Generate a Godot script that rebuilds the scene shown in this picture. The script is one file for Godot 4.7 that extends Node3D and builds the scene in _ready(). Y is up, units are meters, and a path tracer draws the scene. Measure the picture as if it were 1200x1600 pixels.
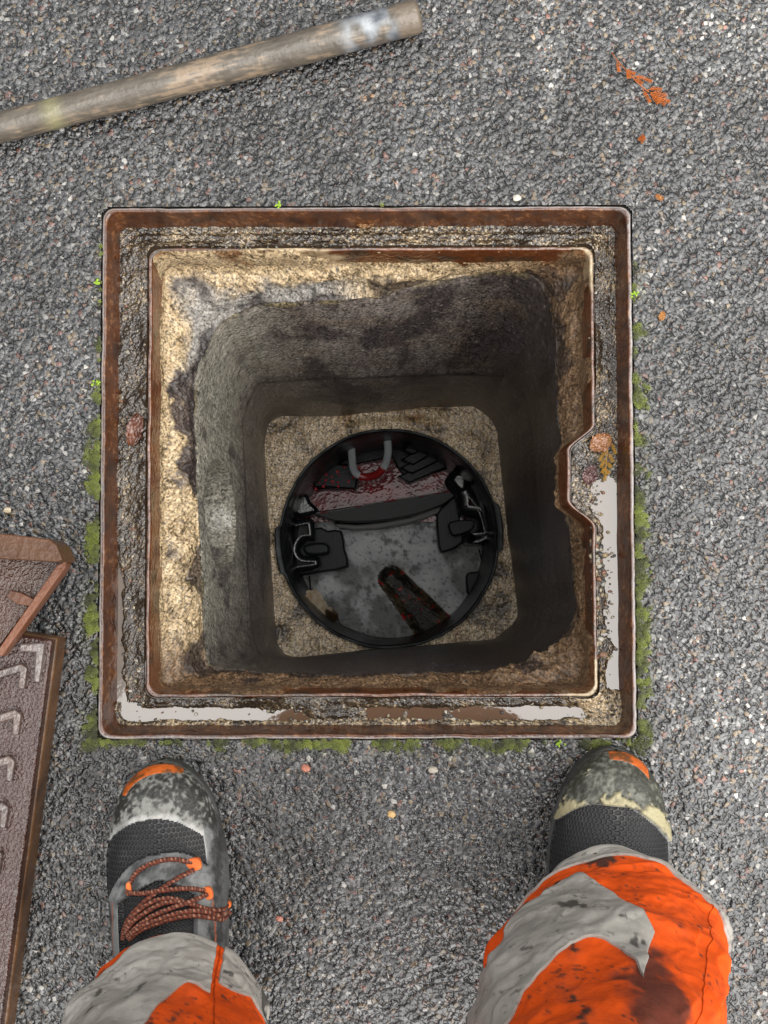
extends Node3D
# An open square manhole in wet asphalt, seen from above by the person who stands at its edge.

var rng := RandomNumberGenerator.new()
var n_lo := FastNoiseLite.new()      # broad stains
var n_mid := FastNoiseLite.new()     # patches of a few centimetres
var n_hi := FastNoiseLite.new()      # grains
var n_cell := FastNoiseLite.new()
var tex_grain: Texture2D
var tex_fine: Texture2D
var tex_lumps: Texture2D
var used := {}

# ---------------------------------------------------------------- helpers
func lin(r: float, g: float, b: float) -> Color:
	return Color(r, g, b)

func mixc(a: Color, b: Color, t: float) -> Color:
	return a.lerp(b, clampf(t, 0.0, 1.0))

func sst(a: float, b: float, x: float) -> float:
	var t := clampf((x - a) / (b - a), 0.0, 1.0)
	return t * t * (3.0 - 2.0 * t)

func n3(n: FastNoiseLite, p: Vector3, s: float) -> float:
	return n.get_noise_3d(p.x * s, p.y * s, p.z * s)

func numbered(called: String) -> String:
	var k: int = used.get(called, 0)
	used[called] = k + 1
	return called if k == 0 else "%s_%03d" % [called, k]

func thing(called: String, label: String, category: String, at: Vector3, group := "") -> Node3D:
	var o := Node3D.new()
	o.name = numbered(called)
	o.position = at
	add_child(o)
	o.set_meta("label", label)
	o.set_meta("category", category)
	if group != "":
		o.set_meta("group", group)
	return o

# a mesh given in world coordinates, hung under a thing (or a part of it)
func part(called: String, m: Mesh, mat: Material, parent: Node3D) -> MeshInstance3D:
	var o := MeshInstance3D.new()
	o.name = called
	o.mesh = m
	o.material_override = mat
	if parent.get_parent() == self and not (parent is MeshInstance3D):
		o.position = -parent.position
	parent.add_child(o, true)
	return o

func structure(called: String, m: Mesh, mat: Material, kind := "structure") -> MeshInstance3D:
	var o := MeshInstance3D.new()
	o.name = numbered(called)
	o.mesh = m
	o.material_override = mat
	add_child(o)
	o.set_meta("kind", kind)
	return o

func material(rough: float, spec := 0.5, bump: Texture2D = null, bump_cm := 0.0, tile := 4.0, tint: Texture2D = null, metal := 0.0) -> StandardMaterial3D:
	var m := StandardMaterial3D.new()
	m.albedo_color = Color.WHITE
	m.vertex_color_use_as_albedo = true
	m.vertex_color_is_srgb = true
	m.roughness = rough
	m.metallic = metal
	m.metallic_specular = spec
	m.uv1_triplanar = true
	m.uv1_world_triplanar = true
	m.uv1_scale = Vector3.ONE * tile
	if bump != null:
		m.heightmap_enabled = true
		m.heightmap_texture = bump
		m.heightmap_scale = bump_cm
	if tint != null:
		m.albedo_texture = tint
	return m

func dim(m: StandardMaterial3D, f: float) -> StandardMaterial3D:
	m.albedo_color = Color(f, f, f).linear_to_srgb()
	return m

func plainmat(c: Color, rough: float, spec := 0.5) -> StandardMaterial3D:
	var m := StandardMaterial3D.new()
	m.albedo_color = c.linear_to_srgb()
	m.roughness = rough
	m.metallic_specular = spec
	return m

# grid of nu points round and nv rows; side = 1 or -1 turns it over; keep: which quads to draw
func grid(p: PackedVector3Array, c: PackedColorArray, nu: int, nv: int, closed: bool, side := 1, keep := PackedByteArray(), uv := PackedVector2Array()) -> ArrayMesh:
	var n := PackedVector3Array()
	n.resize(p.size())
	for j in nv:
		var j0 := maxi(j - 1, 0)
		var j1 := mini(j + 1, nv - 1)
		for i in nu:
			var i0 := (i - 1 + nu) % nu if closed else maxi(i - 1, 0)
			var i1 := (i + 1) % nu if closed else mini(i + 1, nu - 1)
			var v := (p[j * nu + i1] - p[j * nu + i0]).cross(p[j1 * nu + i] - p[j0 * nu + i])
			n[j * nu + i] = v.normalized() * side if v.length_squared() > 1e-18 else Vector3.UP
	var idx := PackedInt32Array()
	var mu := nu if closed else nu - 1
	for j in nv - 1:
		for i in mu:
			if keep.size() and not keep[j * mu + i]:
				continue
			var a := j * nu + i
			var b := j * nu + (i + 1) % nu
			var d := a + nu
			var e := b + nu
			if side > 0:
				idx.append_array([a, e, b, a, d, e])
			else:
				idx.append_array([a, b, e, a, e, d])
	return pack(p, n, c, idx, uv, keep.size() > 0)

func pack(p: PackedVector3Array, n: PackedVector3Array, c: PackedColorArray, idx: PackedInt32Array, uv := PackedVector2Array(), compact := false) -> ArrayMesh:
	if compact:
		var map := PackedInt32Array()
		map.resize(p.size())
		map.fill(-1)
		var p2 := PackedVector3Array()
		var n2 := PackedVector3Array()
		var c2 := PackedColorArray()
		var u2 := PackedVector2Array()
		for k in idx.size():
			var v := idx[k]
			if map[v] < 0:
				map[v] = p2.size()
				p2.append(p[v])
				n2.append(n[v])
				c2.append(c[v])
				if uv.size():
					u2.append(uv[v])
			idx[k] = map[v]
		p = p2
		n = n2
		c = c2
		uv = u2
	var cs := PackedColorArray()
	cs.resize(c.size())
	for k in c.size():
		var q := c[k]
		cs[k] = Color(maxf(q.r, 0.0), maxf(q.g, 0.0), maxf(q.b, 0.0)).linear_to_srgb()
	var a := []
	a.resize(Mesh.ARRAY_MAX)
	a[Mesh.ARRAY_VERTEX] = p
	a[Mesh.ARRAY_NORMAL] = n
	a[Mesh.ARRAY_COLOR] = cs
	a[Mesh.ARRAY_INDEX] = idx
	if uv.size():
		a[Mesh.ARRAY_TEX_UV] = uv
	var m := ArrayMesh.new()
	m.add_surface_from_arrays(Mesh.PRIMITIVE_TRIANGLES, a)
	return m

# a tube along points, radius by place, colour by f(place 0..1, angle)
func tube(pts: Array, radii: Array, sides: int, color: Callable, caps := true, flat := 1.0) -> ArrayMesh:
	var m := pts.size()
	var p := PackedVector3Array()
	var c := PackedColorArray()
	var frame := Vector3.UP
	var rows := m + (2 if caps else 0)
	for jj in rows:
		var j := clampi(jj - (1 if caps else 0), 0, m - 1)
		var t: Vector3 = (pts[mini(j + 1, m - 1)] - pts[maxi(j - 1, 0)]).normalized()
		var x := frame.cross(t)
		if x.length() < 0.05:
			x = Vector3.RIGHT.cross(t)
		x = x.normalized()
		var y := t.cross(x).normalized()
		var r: float = radii[mini(j, radii.size() - 1)]
		if caps and (jj == 0 or jj == rows - 1):
			r *= 0.02
		for i in sides:
			var an := TAU * i / sides
			p.append(pts[j] + x * cos(an) * r + y * sin(an) * r * flat)
			c.append(color.call(float(j) / (m - 1), an))
	return grid(p, c, sides, rows, true, 1)

func curve(pts: Array, steps: int) -> Array:
	var out := []
	var n := pts.size()
	for k in steps:
		var f := float(k) / (steps - 1) * (n - 1)
		var i := mini(int(f), n - 2)
		var t := f - i
		out.append(pts[i].cubic_interpolate(pts[i + 1], pts[maxi(i - 1, 0)], pts[mini(i + 2, n - 1)], t))
	return out

func round_loop(pts: Array, per: int) -> Array:
	var out := []
	var n := pts.size()
	for i in n:
		for k in per:
			out.append(pts[i].cubic_interpolate(pts[(i + 1) % n], pts[(i - 1 + n) % n], pts[(i + 2) % n], float(k) / per))
	return out

func inset(poly: Array, d: float) -> Array:
	var out := []
	var n := poly.size()
	for i in n:
		var a: Vector2 = (poly[i] - poly[(i - 1 + n) % n]).normalized()
		var b: Vector2 = (poly[(i + 1) % n] - poly[i]).normalized()
		var m := Vector2(-a.y, a.x) + Vector2(-b.y, b.x)
		m = m.normalized()
		var k := maxf(m.dot(Vector2(-a.y, a.x)), 0.45)
		out.append(poly[i] + m * d / k)
	return out

# an outline in x, z standing from y0 to y1 with a rounded upper edge
func plate(outline: Array, y0: float, y1: float, bevel: float, color: Color, var_amount := 0.15, bottom_color = null) -> ArrayMesh:
	var poly := outline.duplicate()
	if Geometry2D.is_polygon_clockwise(PackedVector2Array(poly)):
		poly.reverse()
	var rings := [[poly, y0]]
	for k in 5:
		var an := PI / 2 * k / 4.0
		rings.append([inset(poly, bevel * (1.0 - cos(an))), y1 - bevel + bevel * sin(an)])
	var n := poly.size()
	var p := PackedVector3Array()
	var nn := PackedVector3Array()
	var c := PackedColorArray()
	var idx := PackedInt32Array()
	for j in rings.size():
		for i in n:
			var v: Vector2 = rings[j][0][i]
			p.append(Vector3(v.x, rings[j][1], v.y))
			var a: Vector2 = poly[(i - 1 + n) % n]
			var b: Vector2 = poly[(i + 1) % n]
			var d := (b - a).normalized()
			var an := PI / 2 * maxf(j - 1, 0) / 4.0
			nn.append((Vector3(d.y, 0, -d.x) * cos(an) + Vector3.UP * sin(an)).normalized())
			var q := color
			if bottom_color != null and j == 0:
				q = bottom_color
			var f := 1.0 + var_amount * n3(n_mid, p[p.size() - 1], 1.0) * 2.0
			c.append(Color(q.r * f, q.g * f, q.b * f))
	for j in rings.size() - 1:
		for i in n:
			var a := j * n + i
			var b := j * n + (i + 1) % n
			idx.append_array([a, b, b + n, a, b + n, a + n])
	var top := (rings.size() - 1) * n
	var flat := PackedVector2Array(rings[rings.size() - 1][0])
	var tri := Geometry2D.triangulate_polygon(flat)
	for k in range(0, tri.size(), 3):
		var a := flat[tri[k]]
		var b := flat[tri[k + 1]]
		var d := flat[tri[k + 2]]
		if (b - a).cross(d - a) > 0:
			idx.append_array([top + tri[k], top + tri[k + 1], top + tri[k + 2]])
		else:
			idx.append_array([top + tri[k], top + tri[k + 2], top + tri[k + 1]])
	return pack(p, nn, c, idx)

func noise_tex(kind: int, freq: float, size: int, ramp: Gradient = null, ret := FastNoiseLite.RETURN_DISTANCE, sd := 1, oct := 4) -> NoiseTexture2D:
	var n := FastNoiseLite.new()
	n.seed = sd
	n.noise_type = kind
	n.frequency = freq
	n.fractal_octaves = oct
	n.cellular_return_type = ret
	if kind == FastNoiseLite.TYPE_CELLULAR:
		n.fractal_type = FastNoiseLite.FRACTAL_NONE
	var t := NoiseTexture2D.new()
	t.width = size
	t.height = size
	t.seamless = true
	t.seamless_blend_skirt = 0.08
	t.noise = n
	t.color_ramp = ramp
	return t

func ramp(stops: Array) -> Gradient:
	var g := Gradient.new()
	var o := PackedFloat32Array()
	var c := PackedColorArray()
	for s in stops:
		o.append(s[0])
		c.append(Color(s[1], s[1], s[1]) if s.size() == 2 else Color(s[1], s[2], s[3]))
	g.offsets = o
	g.colors = c
	return g

func setup_noise() -> void:
	rng.seed = 77
	for q in [[n_lo, 9.0, 3, 11], [n_mid, 32.0, 4, 23], [n_hi, 240.0, 3, 31]]:
		q[0].noise_type = FastNoiseLite.TYPE_SIMPLEX_SMOOTH
		q[0].frequency = q[1]
		q[0].fractal_octaves = q[2]
		q[0].seed = q[3]
	n_cell.noise_type = FastNoiseLite.TYPE_CELLULAR
	n_cell.frequency = 160.0
	n_cell.cellular_return_type = FastNoiseLite.RETURN_CELL_VALUE
	n_cell.fractal_type = FastNoiseLite.FRACTAL_NONE
	tex_fine = noise_tex(FastNoiseLite.TYPE_SIMPLEX_SMOOTH, 0.03, 512, null, 0, 5, 5)
	tex_lumps = noise_tex(FastNoiseLite.TYPE_CELLULAR, 0.05, 512, null, FastNoiseLite.RETURN_DISTANCE, 8)
	tex_grain = noise_tex(FastNoiseLite.TYPE_CELLULAR, 0.10, 512, ramp([[0.0, 0.30], [0.3, 0.62], [0.7, 0.9], [1.0, 1.0]]), FastNoiseLite.RETURN_CELL_VALUE, 9)

# ---------------------------------------------------------------- ground
const TILE := 1.3
func stain(x: float, z: float, at: Vector2, rx: float, rz: float) -> float:
	var dx := (x - at.x) / rx
	var dz := (z - at.y) / rz
	return exp(-(dx * dx + dz * dz))

func asphalt() -> void:
	var s := 2048
	var big := FastNoiseLite.new()
	big.noise_type = FastNoiseLite.TYPE_CELLULAR
	big.fractal_type = FastNoiseLite.FRACTAL_NONE
	big.seed = 3
	big.frequency = 1.0 / 7.4
	big.cellular_return_type = FastNoiseLite.RETURN_CELL_VALUE
	var bv := big.get_image(s, s).get_data()
	big.cellular_return_type = FastNoiseLite.RETURN_DISTANCE2_SUB
	var bd := big.get_image(s, s).get_data()
	big.cellular_return_type = FastNoiseLite.RETURN_DISTANCE
	var b1 := big.get_image(s, s).get_data()
	var sm := FastNoiseLite.new()
	sm.noise_type = FastNoiseLite.TYPE_CELLULAR
	sm.fractal_type = FastNoiseLite.FRACTAL_NONE
	sm.seed = 12
	sm.frequency = 1.0 / 3.6
	sm.cellular_return_type = FastNoiseLite.RETURN_CELL_VALUE
	var sv := sm.get_image(s, s).get_data()
	sm.cellular_return_type = FastNoiseLite.RETURN_DISTANCE2_SUB
	var sd := sm.get_image(s, s).get_data()
	sm.cellular_return_type = FastNoiseLite.RETURN_DISTANCE
	var s1 := sm.get_image(s, s).get_data()
	var wob := FastNoiseLite.new()
	wob.frequency = 0.02
	wob.fractal_octaves = 5
	wob.seed = 4
	var wn := wob.get_image(s, s).get_data()
	wob.frequency = 0.35
	wob.fractal_octaves = 2
	wob.seed = 6
	var fn := wob.get_image(s, s).get_data()
	# what the stones are made of
	var pal := PackedByteArray()
	pal.resize(256 * 3)
	for k in 256:
		var h := fposmod(k * 0.61803, 1.0)
		var g := fposmod(k * 0.377, 1.0)
		var c := lin(0.085, 0.086, 0.088) * (0.45 + 1.0 * g)
		if h > 0.60:
			c = lin(0.24, 0.235, 0.225) * (0.5 + 1.0 * g)
		if h > 0.83:
			c = lin(0.25, 0.185, 0.115) * (0.7 + 0.7 * g)
		if h > 0.925:
			c = lin(0.29, 0.14, 0.10) * (0.6 + 0.6 * g)
		if h > 0.965:
			c = lin(0.55, 0.52, 0.47) * (0.75 + 0.5 * g)
		c = Color(c.r, c.g, c.b).linear_to_srgb()
		pal[k * 3] = int(255 * clampf(c.r, 0, 1))
		pal[k * 3 + 1] = int(255 * clampf(c.g, 0, 1))
		pal[k * 3 + 2] = int(255 * clampf(c.b, 0, 1))
	var alb := PackedByteArray()
	alb.resize(s * s * 3)
	var hgt := PackedByteArray()
	hgt.resize(s * s)
	var rgh := PackedByteArray()
	rgh.resize(s * s)
	for k in s * s:
		var edge := bd[k]
		var v := bv[k]
		var h: int
		var g: float
		var e2 := sd[k]
		if v > 128 and edge > 20:
			h = 100 + ((65025 - b1[k] * b1[k]) >> 9) + ((v - 128) >> 1) + (fn[k] >> 4)
			g = 1.0
		else:
			v = sv[k]
			h = 20 + ((65025 - s1[k] * s1[k]) >> 9) + (v >> 2) + (fn[k] >> 4)
			g = 1.0 if e2 > 22 else 0.55
			if v < 80:
				g *= 0.5
				h = h >> 1
		h += (wn[k] - 128) >> 2
		h = clampi(h, 0, 255)
		hgt[k] = h
		g *= 0.72 + fn[k] * 0.0019
		var q := v * 3
		var w := k * 3
		alb[w] = int(pal[q] * g)
		alb[w + 1] = int(pal[q + 1] * g)
		alb[w + 2] = int(pal[q + 2] * g)
		rgh[k] = clampi(8 + ((wn[k] * wn[k]) >> 9) + (v >> 3), 30, 255)
	var ia := Image.create_from_data(s, s, false, Image.FORMAT_RGB8, alb)
	var ih := Image.create_from_data(s, s, false, Image.FORMAT_L8, hgt)
	var ir := Image.create_from_data(s, s, false, Image.FORMAT_L8, rgh)
	var m := StandardMaterial3D.new()
	m.vertex_color_use_as_albedo = true
	m.vertex_color_is_srgb = true
	m.albedo_texture = ImageTexture.create_from_image(ia)
	m.heightmap_enabled = true
	m.heightmap_texture = ImageTexture.create_from_image(ih)
	m.heightmap_scale = 0.14
	m.roughness = 1.0
	m.roughness_texture = ImageTexture.create_from_image(ir)
	m.albedo_color = Color(1.04, 1.07, 1.13).linear_to_srgb()
	m.metallic_specular = 0.52
	# fine sheet round the manhole, coarse sheets beyond
	var st := 0.002
	var x0 := -0.6
	var z0 := -0.68
	var nx := 601
	var nz := 721
	var p := PackedVector3Array()
	var nn := PackedVector3Array()
	var c := PackedColorArray()
	var uv := PackedVector2Array()
	p.resize(nx * nz)
	nn.resize(nx * nz)
	c.resize(nx * nz)
	uv.resize(nx * nz)
	var ys := PackedFloat32Array()
	ys.resize(nx * nz)
	for j in nz:
		var z := z0 + j * st
		for i in nx:
			var x := x0 + i * st
			var u := x / TILE + 0.5
			var w := z / TILE + 0.48
			var tx := int(fposmod(u, 1.0) * s)
			var ty := int(fposmod(w, 1.0) * s)
			var q := ty * s + tx
			var edge := minf(minf(x - x0, 0.6 - x), minf(z - z0, 0.76 - z))
			ys[j * nx + i] = ((hgt[q] + hgt[mini(q + 2, s * s - 1)] + hgt[mini(q + 2 * s, s * s - 1)] + hgt[mini(q + 2 * s + 2, s * s - 1)]) / 1020.0 - 0.45) * 0.0021 * sst(0.0, 0.06, edge)
			uv[j * nx + i] = Vector2(u, w)
	for j in nz:
		var z := z0 + j * st
		for i in nx:
			var x := x0 + i * st
			var k := j * nx + i
			p[k] = Vector3(x, ys[k], z)
			var l := ys[k - 1] if i > 0 else ys[k]
			var r := ys[k + 1] if i < nx - 1 else ys[k]
			var t := ys[k - nx] if j > 0 else ys[k]
			var b := ys[k + nx] if j < nz - 1 else ys[k]
			nn[k] = Vector3(l - r, 2.0 * st, t - b).normalized()
			c[k] = ground_tint(x, z)
	var idx := PackedInt32Array()
	for j in nz - 1:
		for i in nx - 1:
			var x := x0 + (i + 0.5) * st
			var z := z0 + (j + 0.5) * st
			if absf(x) < 0.2815 and absf(z) < 0.2815 and not (absf(x) > 0.269 and absf(z) > 0.269 and Vector2(absf(x) - 0.269, absf(z) - 0.269).length() > 0.0135):
				continue
			var a := j * nx + i
			idx.append_array([a, a + 1, a + nx + 1, a, a + nx + 1, a + nx])
	structure("asphalt_ground", pack(p, nn, c, idx, uv, true), m)
	var far := 60.0
	var k := 0
	for r in [[-far, -far, far, z0], [-far, 0.76, far, far], [-far, z0, x0, 0.76], [0.6, z0, far, 0.76]]:
		var q := PackedVector3Array([Vector3(r[0], 0, r[1]), Vector3(r[2], 0, r[1]), Vector3(r[2], 0, r[3]), Vector3(r[0], 0, r[3])])
		var qu := PackedVector2Array()
		var qc := PackedColorArray()
		for v in q:
			qu.append(Vector2(v.x / TILE + 0.5, v.z / TILE + 0.48))
			qc.append(lin(0.31, 0.31, 0.31))
		structure("road", pack(q, PackedVector3Array([Vector3.UP, Vector3.UP, Vector3.UP, Vector3.UP]), qc, PackedInt32Array([0, 1, 2, 0, 2, 3]), qu), m)

func ground_tint(x: float, z: float) -> Color:
	var p := Vector3(x, 0, z)
	var f := 0.31 + 0.20 * n3(n_lo, p, 0.5) + 0.12 * n3(n_lo, p, 2.0) + 0.08 * n3(n_mid, p, 1.0)
	var chalk_and_sheen := 0.0
	var wob := n3(n_mid, p, 1.0)
	var wf := n3(n_hi, p, 1.0)
	# scuffed chalky marks; those at the near right paint in the wet sheen
	var patch := clampf(0.55 + 0.8 * wf + 0.7 * wob, 0.0, 1.2)
	for q in [[Vector2(0.1869, -0.4842), 0.013, 0.035, 0.85], [Vector2(0.2023, -0.4491), 0.011, 0.025, 0.7], [Vector2(0.1937, -0.3933), 0.008, 0.05, 0.35], [Vector2(0.3882, -0.4551), 0.05, 0.035, 0.38], [Vector2(0.4193, -0.4759), 0.04, 0.04, 0.35], [Vector2(0.3831, 0.2713), 0.05, 0.06, 0.45], [Vector2(0.3628, 0.2976), 0.13, 0.26, 0.22], [Vector2(0.2927, -0.4626), 0.22, 0.10, 0.10], [Vector2(0.0459, -0.3038), 0.03, 0.02, 0.25], [Vector2(0.3769, -0.1719), 0.012, 0.03, 0.35], [Vector2(0.3944, -0.0089), 0.012, 0.02, 0.3], [Vector2(-0.346, 0.5327), 0.03, 0.03, 0.25], [Vector2(0.0436, 0.5066), 0.02, 0.03, 0.15], [Vector2(-0.3107, -0.4657), 0.12, 0.05, 0.07]]:
		chalk_and_sheen += q[3] * stain(x + wob * 0.010, z + wf * 0.004, q[0], q[1], q[2]) * patch
	chalk_and_sheen = minf(chalk_and_sheen * 2.2, 1.0)
	var brown := 0.9 * stain(x, z, Vector2(0.012, -0.3977), 0.02, 0.008) * sst(-0.3, 0.4, wf + wob)
	var c := lin(f, f * 0.985, f * 0.96)
	c = mixc(c, lin(0.98, 0.96, 0.90), chalk_and_sheen * 0.75)
	c = mixc(c, lin(0.75, 0.47, 0.25), brown)
	# green film and damp dirt beside the frame
	var d := maxf(absf(x), absf(z)) - 0.281
	if d < 0.05:
		var g := (1.0 - sst(0.004, 0.028, d)) * moss_amount(x, z)
		c = mixc(c, lin(0.25, 0.28, 0.09), g * 0.8)
	return c

func moss_amount(x: float, z: float) -> float:
	var w := 0.0
	var nz := n3(n_mid, Vector3(x, 0.3, z), 0.8)
	if x < -0.27:
		w = sst(-0.20, 0.05, z) * 0.85 + 0.12
	elif x > 0.27:
		w = 0.7 * sst(-0.25, 0.0, z) + 0.18
	elif z > 0.27:
		w = 0.55
	else:
		w = 0.05
	return clampf(w * (0.75 + 2.4 * nz), 0.0, 1.0)

func moss() -> void:
	# small cushions of blades
	var st := SurfaceTool.new()
	st.begin(Mesh.PRIMITIVE_TRIANGLES)
	for k in 7:
		var an := TAU * k / 7.0 + 0.3
		var d := Vector3(cos(an), 0, sin(an))
		var s := Vector3(-d.z, 0, d.x) * 0.13
		var b := d * 0.12
		var m := d * 0.45 + Vector3.UP * (0.5 + 0.12 * (k % 3))
		var t := d * 0.85 + Vector3.UP * (0.75 + 0.2 * (k % 2))
		for q in [[b - s, m + s, b + s], [b - s, m - s, m + s], [m - s, t, m + s]]:
			for v in q:
				st.set_normal((d * 0.4 + Vector3.UP).normalized())
				st.set_color(Color.WHITE)
				st.add_vertex(v)
	var blade := st.commit()
	var where: Array[Transform3D] = []
	var tint := PackedColorArray()
	for k in 36000:
		var side := rng.randi() % 4
		var along := rng.randf_range(-0.3, 0.3)
		var out := 0.282 + absf(rng.randfn(0.0, 0.010))
		var x := along
		var z := along
		match side:
			0: x = -out
			1: x = out
			2: z = out
			3: z = -out
		if side == 3 and rng.randf() < 0.5:
			continue
		var am := moss_amount(x, z)
		var d := maxf(absf(x), absf(z)) - 0.281
		if d > 0.0135 * am * (0.5 + 0.8 * rng.randf()) or rng.randf() > am * 1.1:
			continue
		if n3(n_hi, Vector3(x, 0.1, z), 0.5) < -0.2:
			continue
		var sc := rng.randf_range(0.0010, 0.0042)
		var b := Basis(Vector3.UP, rng.randf() * TAU) * Basis(Vector3.RIGHT, rng.randfn(0, 0.35))
		where.append(Transform3D(b.scaled(Vector3(sc, sc * rng.randf_range(0.6, 1.2), sc)), Vector3(x, 0.0002, z)))
		var y := clampf(0.5 + n3(n_mid, Vector3(x, 0.9, z), 1.3) * 1.1 + rng.randfn(0, 0.28) - 0.08, 0.0, 1.0)
		tint.append(mixc(lin(0.035, 0.040, 0.010), lin(0.20, 0.24, 0.022), y))
	var mm := MultiMesh.new()
	mm.transform_format = MultiMesh.TRANSFORM_3D
	mm.use_colors = true
	mm.mesh = blade
	mm.instance_count = where.size()
	for k in where.size():
		mm.set_instance_transform(k, where[k])
		mm.set_instance_color(k, tint[k])
	var o := MultiMeshInstance3D.new()
	o.name = "moss"
	o.multimesh = mm
	var m := StandardMaterial3D.new()
	m.vertex_color_use_as_albedo = true
	m.albedo_color = Color(0.7, 0.7, 0.7).linear_to_srgb()
	m.roughness = 0.55
	m.backlight_enabled = true
	m.backlight = Color(0.15, 0.25, 0.03)
	o.material_override = m
	add_child(o)
	o.set_meta("kind", "stuff")

# ---------------------------------------------------------------- frame
const SIDE_N := 230

# a rounded rectangle as SIDE_N points a side, starting at the corner -x -z; notch pulls the right side in
func rect_loop(x0: float, x1: float, z0: float, z1: float, r: float, notch := 0.0) -> PackedVector2Array:
	var out := PackedVector2Array()
	var corner := [Vector2(x0, z0), Vector2(x1, z0), Vector2(x1, z1), Vector2(x0, z1)]
	for s in 4:
		var a: Vector2 = corner[s]
		var b: Vector2 = corner[(s + 1) % 4]
		var d := (b - a).normalized()
		var inw := Vector2(-d.y, d.x)
		var l := a.distance_to(b)
		for k in SIDE_N:
			var t := float(k) / SIDE_N * l
			var q := a + d * t
			# round the corners
			if t < r:
				var an := PI / 4 * (t / r)
				q = a + d * r + inw * r + (-d * sin(PI / 4 - an + PI / 4 - PI / 4 + 0.0) - inw * cos(PI / 4 - an)) * r
			elif l - t < r:
				var an := PI / 4 * ((l - t) / r)
				q = b - d * r + inw * r + (d * sin(PI / 4 - an) - inw * cos(PI / 4 - an)) * r
			if s == 1 and notch > 0.0:
				var w := sst(-0.052, -0.022, q.y) * (1.0 - sst(0.030, 0.060, q.y))
				q.x -= notch * w
			out.append(q)
	return out

# loops: [loop, y]; rows between them; colour and shift by callables
func loft(keys: Array, per: Array, color: Callable, bump: Callable, side := -1) -> ArrayMesh:
	var p := PackedVector3Array()
	var c := PackedColorArray()
	var nu: int = keys[0][0].size()
	var rows := 0
	for k in keys.size():
		var steps: int = per[k] if k < keys.size() - 1 else 1
		for s in steps:
			var t := float(s) / steps
			var nx: Array = keys[mini(k + 1, keys.size() - 1)]
			var y: float = lerpf(keys[k][1], nx[1], t)
			for i in nu:
				var q: Vector2 = keys[k][0][i].lerp(nx[0][i], t)
				var v := Vector3(q.x, y, q.y)
				v += bump.call(v, k + t, i)
				p.append(v)
				c.append(color.call(v, k + t, i))
			rows += 1
	return grid(p, c, nu, rows, true, side)

func outer(inner: float, r: float) -> PackedVector2Array:
	return rect_loop(-0.28 + inner, 0.28 - inner, -0.28 + inner, 0.28 - inner, r)

func upstand(d: float, r := 0.012) -> PackedVector2Array:
	return rect_loop(-0.2375 + d, 0.2455 - d, -0.2455 + d, 0.2405 - d, r, 0.027)

func rust(v: Vector3, k: float) -> Color:
	var a := n3(n_mid, v, 1.0)
	var b := n3(n_hi, v, 0.6)
	var c := mixc(lin(0.055, 0.022, 0.011), lin(0.16, 0.055, 0.018), 0.38 + 0.55 * a + 0.45 * b)
	c = mixc(c, lin(0.30, 0.14, 0.06), sst(0.28, 0.6, b + 0.5 * a) * 0.6)
	return mixc(c, lin(0.02, 0.014, 0.012), sst(0.2, 0.7, -a + 0.5 * b) * 0.6 * k)

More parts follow.
